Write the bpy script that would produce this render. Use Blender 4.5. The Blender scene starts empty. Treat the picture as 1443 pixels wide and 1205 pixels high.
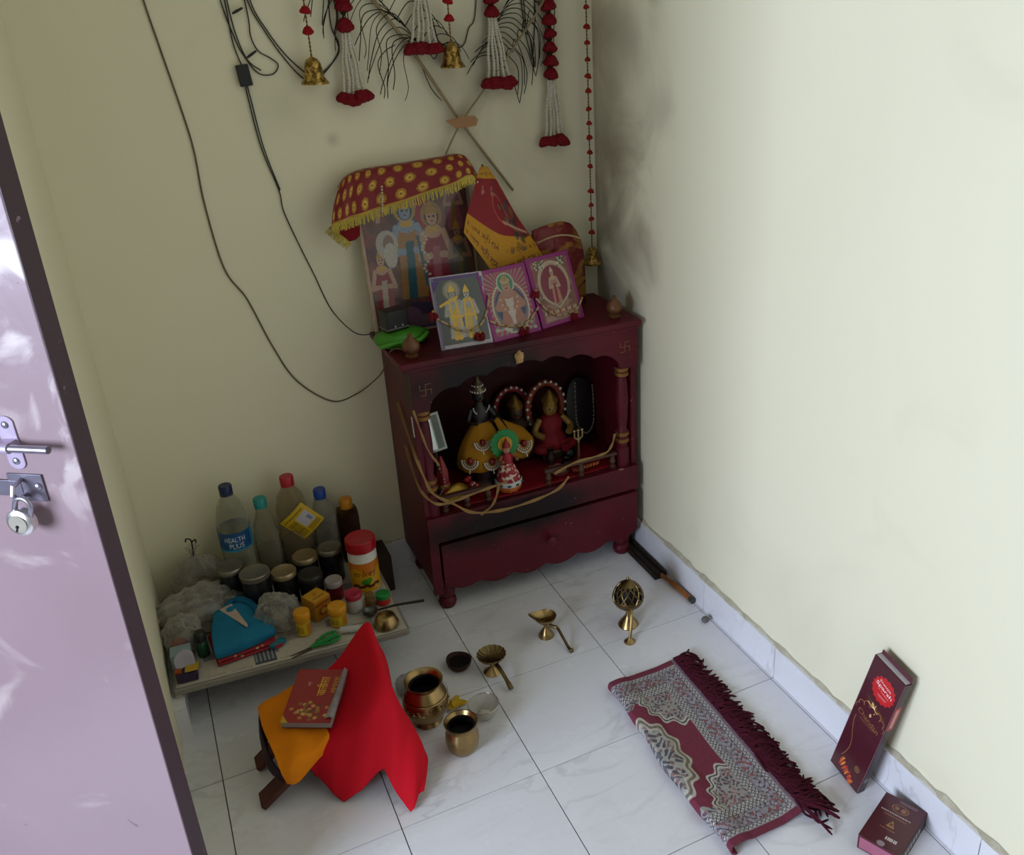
import bpy, math, random
import numpy as np
from mathutils import Vector, Matrix, Euler
random.seed(7); rng = np.random.default_rng(7)
S = bpy.context.scene; COL = S.collection
PI = math.pi

# ---------------------------------------------------------------- camera
cd = bpy.data.cameras.new('camera'); cam = bpy.data.objects.new('camera', cd); COL.objects.link(cam)
F, PX, PY = 1278.34, 114.4, -33.69
cd.sensor_width = 36; cd.lens = F/1443*36; cd.shift_x = -PX/1443; cd.shift_y = PY/1443; cd.clip_start = .02
rt = Vector((.88965981, -.45598736, -.02410296)); up = Vector((.20616208, .35401549, .91223365)); fw = Vector((.40743419, .81654673, -.40896065))
m = Matrix((rt, up, -fw)).transposed().to_4x4(); m.translation = (.07908, -1.93889, 1.49061)
cam.matrix_world = m; S.camera = cam

# ---------------------------------------------------------------- world, daylight, exposure
w = bpy.data.worlds.new('world'); S.world = w; w.use_nodes = True
w.node_tree.nodes['Background'].inputs[0].default_value = (.72, .83, 1, 1)
w.node_tree.nodes['Background'].inputs[1].default_value = 1.0
def area(name, loc, size, energy, direction, color=(.685, .796, 1)):
    l = bpy.data.lights.new(name, 'AREA'); l.shape = 'RECTANGLE'; l.size, l.size_y = size; l.energy = energy; l.color = color
    o = bpy.data.objects.new(name, l); COL.objects.link(o); o.location = loc
    o.rotation_euler = Vector(direction).to_track_quat('-Z', 'Z').to_euler(); return o
area('window_daylight', (-2.28, -1.70, 1.35), (1.1, 1.8), 158, (1, .12, -.12))
S.view_settings.view_transform = 'Standard'; S.view_settings.look = 'None'; S.view_settings.gamma = 1
S.view_settings.use_curve_mapping = False; S.view_settings.exposure = 0

# ---------------------------------------------------------------- helpers
def lin(h):
    if not isinstance(h, str): return tuple(h)[:3]
    h = h.lstrip('#'); c = [int(h[i:i+2], 16)/255 for i in (0, 2, 4)]
    return tuple(x/12.92 if x <= .04045 else ((x+.055)/1.055)**2.4 for x in c)
class NT:
    def __init__(s, name):
        s.m = bpy.data.materials.new(name); s.m.use_nodes = True; s.t = s.m.node_tree; s.n = s.t.nodes
        s.b = s.n['Principled BSDF']; s.out = s.n['Material Output']
    def add(s, ty, **k):
        n = s.n.new(ty)
        for a, v in k.items(): setattr(n, a, v)
        return n
    def l(s, a, b): s.t.links.new(a, b)
    def val(s, sock, v):
        if hasattr(v, 'is_output'): s.l(v, sock)
        else: sock.default_value = v
    def math(s, op, a, b=0., c=0., clamp=False):
        n = s.add('ShaderNodeMath', operation=op, use_clamp=clamp)
        for i, v in enumerate((a, b, c)): s.val(n.inputs[i], v)
        return n.outputs[0]
    def noise(s, scale, detail=3, dist=0, vec=None, rough=.5):
        n = s.add('ShaderNodeTexNoise'); n.inputs['Scale'].default_value = scale; n.inputs['Detail'].default_value = detail
        n.inputs['Distortion'].default_value = dist; n.inputs['Roughness'].default_value = rough
        if vec is not None: s.l(vec, n.inputs['Vector'])
        return n.outputs['Fac']
    def coord(s): return s.add('ShaderNodeTexCoord').outputs['Object']
    def mix(s, f, a, b, mode='MIX'):
        n = s.add('ShaderNodeMix', data_type='RGBA', blend_type=mode)
        s.val(n.inputs[0], f)
        for i, v in ((6, a), (7, b)):
            s.val(n.inputs[i], v if hasattr(v, 'is_output') else (*lin(v), 1))
        return n.outputs[2]
    def ramp(s, v, lo, hi):
        n = s.add('ShaderNodeMapRange'); n.interpolation_type = 'SMOOTHSTEP'
        s.l(v, n.inputs[0]); n.inputs[1].default_value = lo; n.inputs[2].default_value = hi; return n.outputs[0]
    def bump(s, h, strength=.3, dist=.002):
        n = s.add('ShaderNodeBump'); n.inputs['Strength'].default_value = strength; n.inputs['Distance'].default_value = dist
        s.l(h, n.inputs['Height']); s.l(n.outputs[0], s.b.inputs['Normal'])
    def set(s, col=None, rough=.5, metal=0, coat=0):
        if col is not None: s.val(s.b.inputs['Base Color'], col if hasattr(col, 'is_output') else (*lin(col), 1))
        s.val(s.b.inputs['Roughness'], rough); s.val(s.b.inputs['Metallic'], metal); s.b.inputs['Coat Weight'].default_value = coat
        return s.m
_M = {}
def M(col, rough=.5, metal=0, n=.18, scale=40, bump=0, coat=0):
    k = (col, rough, metal, n, scale, bump, coat)
    if k in _M: return _M[k]
    t = NT('paint_' + str(len(_M))); c = t.coord(); f = t.noise(scale, 4, .3, c)
    a = tuple(x*(1-n) for x in lin(col)); b = tuple(min(1, x*(1+n)) for x in lin(col))
    t.set(t.mix(f, a, b), rough, metal, coat)
    if rough >= .55: t.b.inputs['Specular IOR Level'].default_value = .2
    if bump: t.bump(t.noise(scale*4, 3, 0, c), bump)
    _M[k] = t.m; return t.m
def clear(col, alpha=.3, rough=.15, gloss=.35):      # thin see-through plastic
    k = ('clear', col, alpha, rough)
    if k in _M: return _M[k]
    t = NT('clear_plastic_' + str(len(_M))); t.set(col, rough)
    c = t.coord(); tr = t.add('ShaderNodeBsdfTransparent'); tr.inputs[0].default_value = (*[min(1, x**.35) for x in lin(col)], 1)
    mx = t.add('ShaderNodeMixShader')
    lw = t.add('ShaderNodeLayerWeight'); lw.inputs[0].default_value = .45
    f = t.math('ADD', t.math('MULTIPLY', lw.outputs['Facing'], gloss), t.math('MULTIPLY', t.noise(25, 3, 1, c), alpha*1.6), clamp=True)
    t.l(f, mx.inputs[0]); t.l(tr.outputs[0], mx.inputs[1]); t.l(t.b.outputs[0], mx.inputs[2]); t.l(mx.outputs[0], t.out.inputs[0])
    _M[k] = t.m; return t.m
def printed(rough=.45, coat=0, metal=0):
    k = ('printed', rough, coat, metal)
    if k in _M: return _M[k]
    t = NT('printed_' + str(len(_M))); a = t.add('ShaderNodeAttribute'); a.attribute_name = 'print'
    t.set(a.outputs['Color'], rough, metal, coat); _M[k] = t.m; return t.m

def thing(name, label, cat, loc=(0, 0, 0), group=None, rot=(0, 0, 0)):
    o = bpy.data.objects.new(name, None); COL.objects.link(o); o.empty_display_size = .02
    o.location = loc; o.rotation_euler = rot; return tag(o, label, cat, group)
def tag(o, label=None, cat=None, group=None, kind=None):
    for k, v in (('label', label), ('category', cat), ('group', group), ('kind', kind)):
        if v: o[k] = v
    return o
def root(o):
    while o.parent: o = o.parent
    return o
class MB:
    def __init__(s): s.v = []; s.f = []
    def add(s, vs, fs):
        b = len(s.v); s.v += [tuple(x) for x in vs]; s.f += [tuple(i+b for i in f) for f in fs]; return s
    def box(s, a, b, mat=None):
        (x0, y0, z0), (x1, y1, z1) = a, b
        vs = [(x0,y0,z0),(x1,y0,z0),(x1,y1,z0),(x0,y1,z0),(x0,y0,z1),(x1,y0,z1),(x1,y1,z1),(x0,y1,z1)]
        if mat is not None: vs = [mat @ Vector(v) for v in vs]
        return s.add(vs, [(0,3,2,1),(4,5,6,7),(0,1,5,4),(1,2,6,5),(2,3,7,6),(3,0,4,7)])
    def lathe(s, prof, n=24, c=(0, 0, 0), mat=None, rib=None, cap=True):
        vs = []; fs = []
        for r, z in prof:
            for i in range(n):
                a = 2*PI*i/n; q = r*(rib(a, z) if rib else 1); vs.append((q*math.cos(a), q*math.sin(a), z))
        for j in range(len(prof)-1):
            for i in range(n):
                k = (i+1) % n; fs.append((j*n+i, j*n+k, (j+1)*n+k, (j+1)*n+i))
        if cap:
            if prof[0][0] > 1e-5: fs.append(tuple(range(n-1, -1, -1)))
            if prof[-1][0] > 1e-5: fs.append(tuple((len(prof)-1)*n+i for i in range(n)))
        vs = [Vector(v) for v in vs]
        if mat is not None: vs = [mat @ v for v in vs]
        return s.add([v+Vector(c) for v in vs], fs)
    def tube(s, pts, r, n=6, cap=True):
        P = [Vector(p) for p in pts]; L = len(P); vs = []; fs = []; ref = None
        for i, p in enumerate(P):
            d = (P[min(i+1, L-1)]-P[max(i-1, 0)])
            d = d.normalized() if d.length > 1e-9 else Vector((0, 0, 1))
            if ref is None: ref = Vector((0, 0, 1)) if abs(d.z) < .9 else Vector((1, 0, 0))
            a = (ref-d*ref.dot(d)); a = a.normalized() if a.length > 1e-6 else d.orthogonal().normalized()
            ref = a; b = d.cross(a); q = r[i] if isinstance(r, (list, tuple)) else r
            for k in range(n):
                t = 2*PI*k/n; vs.append(p+a*(q*math.cos(t))+b*(q*math.sin(t)))
        for j in range(L-1):
            for k in range(n):
                e = (k+1) % n; fs.append((j*n+k, j*n+e, (j+1)*n+e, (j+1)*n+k))
        if cap: fs += [tuple(range(n-1, -1, -1)), tuple((L-1)*n+k for k in range(n))]
        return s.add(vs, fs)
    def ball(s, c, r, n=8, sq=(1, 1, 1)):
        h = max(4, n//2+1)
        return s.lathe([(r*math.sin(PI*j/h), -r*math.cos(PI*j/h)) for j in range(h+1)], n, c, Matrix.Diagonal((*sq, 1)), cap=False)
    def prism(s, poly, t, mat=None):               # polygon in xy, extruded along z
        k = len(poly); vs = [Vector((x, y, 0)) for x, y in poly]+[Vector((x, y, t)) for x, y in poly]
        if mat is not None: vs = [mat @ v for v in vs]
        return s.add(vs, [tuple(range(k-1, -1, -1)), tuple(range(k, 2*k))]+[(i, (i+1) % k, k+(i+1) % k, k+i) for i in range(k)])
    def grid(s, fn, nu, nv):
        vs = [fn(i/nu, j/nv) for j in range(nv+1) for i in range(nu+1)]
        return s.add(vs, [(j*(nu+1)+i, j*(nu+1)+i+1, (j+1)*(nu+1)+i+1, (j+1)*(nu+1)+i) for j in range(nv) for i in range(nu)])
    def mesh(s, name, mat, smooth=False, off=None):
        me = bpy.data.meshes.new(name); v = s.v
        if off is not None: v = [(x-off[0], y-off[1], z-off[2]) for x, y, z in v]
        me.from_pydata(v, [], s.f); me.materials.append(mat); me.validate()
        if smooth:
            me.shade_smooth()
            try: me.set_sharp_from_angle(angle=math.radians(42))
            except Exception: pass
        return me
    def build(s, name, mat, parent=None, world=False, smooth=True, bevel=0, solid=0, at=None):
        off = None
        if world and parent is not None: off = root(parent).location
        if at is not None: off = at
        o = bpy.data.objects.new(name, s.mesh(name, mat, smooth, off)); COL.objects.link(o)
        if parent is not None: o.parent = parent
        elif at is not None: o.location = at
        if solid:
            q = o.modifiers.new('solid', 'SOLIDIFY'); q.thickness = solid; q.offset = 0
        if bevel:
            q = o.modifiers.new('bevel', 'BEVEL'); q.width = bevel; q.segments = 2; q.limit_method = 'ANGLE'
        return o
def copy_tree(o, parent=None):
    c = o.copy(); COL.objects.link(c); c.parent = parent
    for ch in list(o.children): copy_tree(ch, c)
    return c
def smoothpath(pts, k=6):                             # Catmull-Rom
    P = [Vector(p) for p in pts]; out = []
    for i in range(len(P)-1):
        p0, p1, p2, p3 = P[max(i-1, 0)], P[i], P[i+1], P[min(i+2, len(P)-1)]
        for j in range(k):
            t = j/k; out.append(.5*((2*p1)+(p2-p0)*t+(2*p0-5*p1+4*p2-p3)*t*t+(3*p1-p0-3*p2+p3)*t**3))
    return out+[P[-1]]
def patch(C):                                         # smooth surface through a control net
    rows = [[Vector(p) for p in r] for r in C]
    def cr(P, t):
        n = len(P)-1; x = min(t*n, n-1e-6); i = int(x); t = x-i
        p0, p1, p2, p3 = P[max(i-1, 0)], P[i], P[i+1], P[min(i+2, n)]
        return .5*((2*p1)+(p2-p0)*t+(2*p0-5*p1+4*p2-p3)*t*t+(3*p1-p0-3*p2+p3)*t**3)
    return lambda u, v: cr([cr(r, u) for r in rows], v)

# ---- painter: colours worked out per grid vertex (flat print)
class Paint:
    def __init__(s, w, h, bg):
        s.w, s.h = w, h; s.a = np.zeros((h, w, 3)); s.a[:] = lin(bg)
        s.x, s.y = np.meshgrid((np.arange(w)+.5)/w, (np.arange(h)+.5)/h)    # x right, y up, 0..1
    def put(s, m, c, k=1.): s.a[m] = s.a[m]*(1-k)+np.array(lin(c))*k; return s
    def ell(s, cx, cy, rx, ry, c, rot=0, k=1.):
        dx, dy = s.x-cx, s.y-cy; q = math.radians(rot); a = (dx*math.cos(q)+dy*math.sin(q))/rx; b = (-dx*math.sin(q)+dy*math.cos(q))/ry
        return s.put(a*a+b*b < 1, c, k)
    def ring(s, cx, cy, rx, ry, t, c):
        a = np.hypot((s.x-cx)/rx, (s.y-cy)/ry); return s.put((a < 1) & (a > 1-t), c)
    def rect(s, x0, y0, x1, y1, c, k=1.): return s.put((s.x >= x0) & (s.x <= x1) & (s.y >= y0) & (s.y <= y1), c, k)
    def poly(s, P, c, k=1.):
        m = np.zeros_like(s.x, bool); n = len(P)
        for i in range(n):
            (x0, y0), (x1, y1) = P[i], P[(i+1) % n]
            if y0 != y1: m ^= ((y0 > s.y) != (y1 > s.y)) & (s.x < (x1-x0)*(s.y-y0)/(y1-y0)+x0)
        return s.put(m, c, k)
    def line(s, x0, y0, x1, y1, t, c, asp=1.):
        dx, dy = x1-x0, (y1-y0)*asp; L = dx*dx+dy*dy+1e-12
        q = np.clip(((s.x-x0)*dx+(s.y-y0)*asp*dy)/L, 0, 1); return s.put(np.hypot(s.x-x0-q*dx, (s.y-y0)*asp-q*dy) < t, c)
    def grain(s, k=.15):
        s.a *= 1+k*(rng.random((s.h, s.w, 1))-.5)*2; return s
    def text(s, body, cx, cy, width, height, c, rot=0, shear=0):
        cu = bpy.data.curves.new('lettering', 'FONT'); cu.body = body; cu.align_x = 'CENTER'; cu.align_y = 'CENTER'; cu.resolution_u = 3
        o = bpy.data.objects.new('lettering', cu); COL.objects.link(o); bpy.context.view_layer.update()
        me = o.evaluated_get(bpy.context.evaluated_depsgraph_get()).to_mesh(); me.calc_loop_triangles()
        V = np.array([v.co[:2] for v in me.vertices]) if len(me.vertices) else np.zeros((0, 2))
        T = [tuple(t.vertices) for t in me.loop_triangles]
        if len(V):
            mn, mx = V.min(0), V.max(0); V = (V-(mn+mx)/2)/(mx-mn+1e-9)*np.array([width, height])
            q = math.radians(rot); asp = s.h/s.w        # rotate in square cells
            X = V[:, 0]; Y = V[:, 1]*asp
            V = np.c_[cx+X*math.cos(q)-Y*math.sin(q), cy+(X*math.sin(q)+Y*math.cos(q))/asp]
            for t in T: s.poly([tuple(V[i]) for i in t], c)
        bpy.data.objects.remove(o); bpy.data.curves.remove(cu); return s
    def build(s, name, fn, parent=None, world=False, rough=.45, coat=0, solid=0, at=None, metal=0):
        mb = MB(); mb.grid(lambda u, v: fn(u, v), s.w-1, s.h-1)
        o = mb.build(name, printed(rough, coat, metal), parent, world, True, 0, solid, at)
        at_ = o.data.color_attributes.new('print', 'FLOAT_COLOR', 'POINT')
        at_.data.foreach_set('color', np.concatenate([np.clip(s.a, 0, 1), np.ones((s.h, s.w, 1))], 2).reshape(-1).astype(np.float32))
        return o
#@@STRUCTURE
# ---------------------------------------------------------------- setting
XR, YB, XL = 1.220, .298, -.068        # wall faces; skirting stands proud of them
ZC = 2.7
def wall_mat(name, soot):
    t = NT(name); c = t.coord()
    col = t.mix(t.noise(1.3, 4, .4, c), '#e2dabb', '#ece5c9')
    col = t.mix(t.math('MULTIPLY', t.ramp(t.noise(2.1, 5, .8, c), .56, .75), .25), col, '#c2b496')
    for (p, r, k, c2) in soot:                       # smoke and hand marks on the plaster; right wall also gets painted corner shade
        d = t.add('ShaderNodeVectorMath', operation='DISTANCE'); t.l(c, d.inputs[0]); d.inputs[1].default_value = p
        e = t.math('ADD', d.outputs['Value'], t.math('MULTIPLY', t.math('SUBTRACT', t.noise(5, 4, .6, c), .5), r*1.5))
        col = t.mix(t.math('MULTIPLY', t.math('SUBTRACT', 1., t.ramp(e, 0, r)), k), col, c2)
    t.set(col, .62); t.bump(t.noise(90, 3, 0, c), .12, .001); return t.m
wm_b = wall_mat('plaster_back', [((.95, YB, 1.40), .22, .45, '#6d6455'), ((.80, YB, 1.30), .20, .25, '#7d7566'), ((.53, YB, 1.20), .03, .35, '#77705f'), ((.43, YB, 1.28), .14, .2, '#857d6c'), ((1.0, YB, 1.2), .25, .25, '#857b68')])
wm_r = wall_mat('plaster_right', [((XR, .27, 1.15), .34, .6, '#5f4e38'), ((XR, .10, 1.40), .22, .35, '#8a8172'), ((XR, .28, .75), .34, .5, '#64584c'), ((XR, .24, .95), .3, .5, '#5f4e38'), ((XR, .22, 1.42), .26, .5, '#66553e'), ((XR, .26, .45), .25, .35, '#64584c'), ((XR, -.02, 1.25), .1, .3, '#948b7c')])  # browns by the back corner: some soot, mostly corner shade put into the colour
wm_p = wall_mat('plaster_plain', [])
wm_h = M('#7d7568', .7)
def struct(name, mb, mat, **k): return tag(mb.build(name, mat, smooth=False, **k), kind='structure')
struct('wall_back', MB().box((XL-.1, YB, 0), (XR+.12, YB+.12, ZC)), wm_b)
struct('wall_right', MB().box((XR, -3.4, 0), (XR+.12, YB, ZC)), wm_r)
struct('wall_left', MB().box((XL-.1, -.56, 0), (XL, YB, ZC)), wm_p)
struct('wall_front', MB().box((-2.4, -3.52, 0), (XR+.12, -3.4, ZC)), wm_h)
wl = MB()                                            # outer wall with the window opening the daylight comes through
wl.box((-2.42, -3.4, 0), (-2.3, .6, .35)).box((-2.42, -3.4, 2.35), (-2.3, .6, ZC)).box((-2.42, -3.4, .35), (-2.3, -2.3, 2.35)).box((-2.42, -1.1, .35), (-2.3, .6, 2.35))
struct('wall_window', wl, wm_h)
struct('wall_hall', MB().box((-2.3, .48, 0), (XL-.1, .6, ZC)), wm_h)
struct('ceiling', MB().box((-2.42, -3.52, ZC), (XR+.12, .6, ZC+.1)), M('#b5b2a4', .7))
# floor: grout bed and marble-look tiles
fl = struct('floor', MB().box((-2.42, -3.52, -.05), (XR+.12, .6, -.0035)), M('#55504a', .8, n=.4))
t = NT('marble_tile'); c = t.coord(); oi = t.add('ShaderNodeObjectInfo')
va = t.add('ShaderNodeVectorMath', operation='ADD'); t.l(c, va.inputs[0])
cx = t.add('ShaderNodeCombineXYZ'); t.l(t.math('MULTIPLY', oi.outputs['Random'], 37.), cx.inputs[0]); t.l(t.math('MULTIPLY', oi.outputs['Random'], 91.), cx.inputs[1])
t.l(cx.outputs[0], va.inputs[1]); v = va.outputs[0]
mp = t.add('ShaderNodeMapping'); mp.inputs['Rotation'].default_value = (0, 0, .5); mp.inputs['Scale'].default_value = (1, 2.6, 1); t.l(v, mp.inputs[0])
vein = t.math('SUBTRACT', 1., t.ramp(t.math('ABSOLUTE', t.math('SUBTRACT', t.noise(3.2, 6, 1.2, mp.outputs[0]), .5)), 0, .035))
vein = t.math('MULTIPLY', vein, t.ramp(t.noise(2.6, 2, 0, v), .45, .7))
col = t.mix(t.noise(4, 4, .5, v), '#d6d4d8', '#e4e2e5'); col = t.mix(t.math('MULTIPLY', vein, .26), col, '#8f8580')
col = t.mix(t.math('MULTIPLY', t.ramp(t.noise(7, 5, 1, v), .6, .8), .3), col, '#b7aca8')
t.set(col, t.math('ADD', .16, t.math('MULTIPLY', t.noise(12, 3, 0, v), .2))); MARBLE = t.m
def tile_mesh(w, d, h=.006):
    return MB().box((0, 0, -.004), (w, d, h-.006)).mesh('tile', MARBLE)
G = .0022; cache = {}
for i in range(-3, 5):
    for j in range(-2, 7):
        x0, x1 = i*.3+G/2, (i+1)*.3-G/2; y1, y0 = -j*.3-G/2+.0, -(j+1)*.3+G/2
        x1 = min(x1, XR); y1 = min(y1, YB)
        if i == 4: x1 = XR
        if x1-x0 < .004 or y1-y0 < .01: continue
        if x0 < XL-.1 and y1 > -.45: 
            pass
        k = (round(x1-x0, 4), round(y1-y0, 4))
        if k not in cache: cache[k] = tile_mesh(*k)
        o = bpy.data.objects.new('tile', cache[k]); COL.objects.link(o); o.location = (x0, y0, 0); o.parent = fl
# skirting
SK = .088
br = bpy.data.objects.new('baseboard_right', None); COL.objects.link(br); tag(br, kind='structure'); br.location = (XR, -.9, 0)
for k in range(-1, 9):
    y1, y0 = min(-k*.3-.001, YB-.001), -(k+1)*.3+.001
    MB().box((1.207, y0, 0), (1.2155, y1, SK)).build('skirting_tile', MARBLE, br, True, False, bevel=.0008)
mortar = M('#b8b09c', .9, n=.3, scale=60, bump=.6)
def mortar_strip(p0, p1, wdt, nrm, zt, parent):
    mb = MB(); n = 120; p0, p1, nrm = Vector(p0), Vector(p1), Vector(nrm); vs = []
    for i in range(n+1):
        p = p0.lerp(p1, i/n); a = wdt*random.uniform(.8, 1.0); h = zt+random.uniform(-.003, .0035)
        vs += [p+nrm*a+Vector((0, 0, zt-.012)), p+nrm*a+Vector((0, 0, h-.002)), p+nrm*.001+Vector((0, 0, h+random.uniform(.001, .007)))]
    mb.add(vs, [f for i in range(n) for f in ((i*3, i*3+3, i*3+4, i*3+1), (i*3+1, i*3+4, i*3+5, i*3+2))])
    return mb.build('mortar_bed', mortar, parent, True, False)
mortar_strip((XR, -2.6, 0), (XR, YB, 0), .0125, (-1, 0, 0), SK, br)
bb = bpy.data.objects.new('baseboard_back', None); COL.objects.link(bb); tag(bb, kind='structure'); bb.location = (.5, YB, 0)
for k in range(-1, 5):
    x0, x1 = max(k*.3+.001, XL), min((k+1)*.3-.001, 1.206)
    if x1 > x0: MB().box((x0, .287, 0), (x1, .295, SK)).build('skirting_tile', MARBLE, bb, True, False, bevel=.0008)
mortar_strip((XL, YB, 0), (1.206, YB, 0), .011, (0, -1, 0), SK, bb)
bl = bpy.data.objects.new('baseboard_left', None); COL.objects.link(bl); tag(bl, kind='structure'); bl.location = (XL, 0, 0)
for y0, y1 in ((-.138, -.001), (.001, .286)): MB().box((XL, y0, 0), (-.042, y1, SK)).build('skirting_tile', MARBLE, bl, True, False, bevel=.0008)

# door leaf, ajar, with its sliding bolt
d = Vector((.82, -.572, 0)).normalized(); nb = Vector((.572, .82, 0)).normalized()      # hinge->free edge ; outward back
E0 = Vector((-.050, -.710, 0)); WD = .8
mD = Matrix((d, nb, Vector((0, 0, 1)))).transposed().to_4x4(); mD.translation = E0     # local x: 0 free edge .. -WD hinge, y thickness, front face y=0
t = NT('door_paint'); c = t.coord()
col = t.mix(t.noise(2.2, 5, .5, c), '#8b7378', '#9d858a')
col = t.mix(t.math('MULTIPLY', t.ramp(t.noise(5.5, 6, 1.4, c), .60, .74), .55), col, '#c9b9b6')
col = t.mix(t.math('MULTIPLY', t.ramp(t.noise(30, 4, 1, c), .72, .76), .7), col, '#5c4656')
sx = t.add('ShaderNodeSeparateXYZ'); t.l(c, sx.inputs[0])
wear = t.math('MULTIPLY', t.ramp(sx.outputs[0], -.16, -.01), t.ramp(t.noise(9, 6, 1.2, c), .46, .60)); wear = t.math('MULTIPLY', wear, t.ramp(sx.outputs[2], .80, 1.05))
col = t.mix(t.math('MULTIPLY', wear, .8), col, '#dccfcb')
t.set(col, .36); t.bump(t.noise(14, 5, .6, c), .35, .003)
dl = bpy.data.objects.new('door_1', None); COL.objects.link(dl); tag(dl, kind='structure'); dl.matrix_world = mD
MB().box((-WD, 0, .012), (-.0005, .032, 2.05)).build('door_leaf', t.m, dl, bevel=.0015, smooth=False)
te = NT('door_edge_paint'); c = te.coord(); te.set(te.mix(te.ramp(te.noise(40, 5, .8, c), .68, .74), te.mix(te.noise(6, 3, 0, c), '#33202a', '#4a2c38'), '#8d7080'), .5); te.bump(te.noise(60, 4, 0, c), .4)
MB().box((-.003, .0008, .012), (.0006, .0325, 2.05)).build('edge_strip', te.m, dl, smooth=False)
steel = M('#a9a4b0', .32, .9, n=.3, scale=60); paintsteel = M('#b3a3b8', .42, .3, n=.2, scale=50)
zb = .985
bo = MB().tube([(-.30, -.017, zb), (-.023, -.017, zb)], .0052, 14).build('sliding_bolt', steel, dl)
MB().tube([(-.0232, -.017, zb), (-.0222, -.017, zb)], .0046, 14).build('bolt_end', M('#6d6670', .5, .8), bo)
for xx in (-.075, -.24):
    k = MB(); pl = [(xx-.012+.012*math.cos(a), zb+(.028 if math.sin(a) > 0 else -.028)+.010*math.sin(a)) for a in np.linspace(0, 2*PI, 24, endpoint=False)]
    mm = Matrix(((1, 0, 0, 0), (0, 0, 1, -.0022), (0, 1, 0, 0), (0, 0, 0, 1)))
    k.prism(pl, .002, mm); k.tube([(xx-.022, -.017, zb), (xx-.002, -.017, zb)], .0072, 14)
    k.box((xx-.021, -.012, zb-.006), (xx-.003, 0, zb+.006))
    br_ = k.build('bolt_bracket', paintsteel, dl, bevel=.0004)
    for s_ in (1, -1): MB().ball((xx-.012, -.0025, zb+s_*.026), .0052, 10, (1, .5, 1)).build('rivet', steel, br_)
h = MB().box((-.108, -.003, zb-.085), (-.058, 0, zb-.045)); h.box((-.14, -.004, zb-.078), (-.09, -.001, zb-.055)); hp = h.build('hasp_plate', M('#7f7884', .4, .8, n=.35), dl, bevel=.0006)
MB().ball((-.066, -.004, zb-.062), .0055, 10, (1, .5, 1)).build('rivet', steel, hp)
MB().tube([(-.088, 0, zb-.052), (-.088, -.020, zb-.055), (-.088, -.024, zb-.065), (-.088, -.018, zb-.074), (-.088, 0, zb-.076)], .0032, 8).build('staple', steel, dl)
MB().box((-.135, -.012, zb+.085), (-.108, 0, zb+.13)).build('latch_block', M('#4a4048', .5, .6), dl, bevel=.002)
struct('trim_1', MB().box((-WD-.09, -.02, 0), (-WD-.004, .06, 2.1), mD), M('#4a2c38', .5))
# padlock hanging from the staple
pk = thing('padlock', 'round silver padlock hanging from the staple of the purple door', 'padlock'); pk.matrix_world = mD @ Matrix.Translation((-.088, -.022, zb-.105)) @ Matrix.Rotation(.35, 4, 'Y')
k = MB().lathe([(0, -.007), (.0165, -.007), (.019, -.005), (.019, .005), (.0165, .007), (0, .007)], 28, mat=Matrix.Rotation(PI/2, 4, 'X'))
bd = k.build('lock_body', M('#d9d4cf', .28, .85, n=.08), pk)
MB().lathe([(0, 0), (.0125, 0), (.0125, .0008), (0, .0008)], 24, mat=Matrix.Translation((0, -.0078, 0)) @ Matrix.Rotation(PI/2, 4, 'X')).build('face_plate', M('#cfc6b6', .35, .7), bd)
MB().box((-.0012, -.0092, -.012), (.0012, -.0075, -.004)).ball((0, -.0085, -.004), .0024, 8).build('keyhole', M('#1b1719', .6), bd)
MB().tube([(-.011, 0, .012)]+[(-.011*math.cos(a), 0, .026+.011*math.sin(a)) for a in np.linspace(0, PI, 10)]+[(.011, 0, .012)], .0034, 10).build('shackle', steel, pk)
# ---------------------------------------------------------------- the wooden shrine cabinet
t = NT('maroon_shrine_paint'); c = t.coord()
col = t.mix(t.noise(9, 5, .4, c), '#470d18', '#661523')
mp = t.add('ShaderNodeMapping'); mp.inputs['Scale'].default_value = (1, 6, 30); t.l(c, mp.inputs[0])
col = t.mix(t.math('MULTIPLY', t.ramp(t.noise(8, 4, .3, mp.outputs[0]), .5, .8), .45), col, '#36080f')
def soot(t, c, col, p, r, k):
    q = t.add('ShaderNodeMapping'); q.inputs['Location'].default_value = tuple(-a/b for a, b in zip(p, r)); q.inputs['Scale'].default_value = tuple(1/b for b in r); t.l(c, q.inputs[0])
    ln = t.add('ShaderNodeVectorMath', operation='LENGTH'); t.l(q.outputs[0], ln.inputs[0])
    e = t.math('ADD', ln.outputs['Value'], t.math('MULTIPLY', t.math('SUBTRACT', t.noise(14, 4, .5, c), .5), .9))
    return t.mix(t.math('MULTIPLY', t.math('SUBTRACT', 1., t.ramp(e, .35, 1.25)), k), col, '#0d0809')
OX, OY = .885, .155
col = soot(t, c, col, (.78-OX, -.135, .625), (.27, .16, .12), .97)       # incense smoke above the arch
col = soot(t, c, col, (.80-OX, -.135, .235), (.30, .12, .07), .95)
col = t.mix(t.math('MULTIPLY', t.ramp(t.noise(70, 3, .5, c), .72, .76), .7), col, '#a9837a')
t.set(col, .45, 0, 0); t.b.inputs['Specular IOR Level'].default_value = .28; t.bump(t.noise(20, 4, .3, mp.outputs[0]), .2, .001); MAR = t.m
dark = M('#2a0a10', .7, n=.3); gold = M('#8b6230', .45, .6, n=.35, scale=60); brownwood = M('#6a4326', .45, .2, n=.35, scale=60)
mn = thing('shrine_cabinet', 'maroon carved wooden home shrine with scalloped arch, turned posts and a drawer', 'shrine', (OX, OY, 0))
tp = MB().box((.553, .010, .706), (1.2, .286, .722)).build('top_board', MAR, mn, True, False, bevel=.004)
MB().box((.562, .018, .694), (1.195, .286, .7055)).build('cornice', MAR, mn, True, False, bevel=.003)
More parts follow.
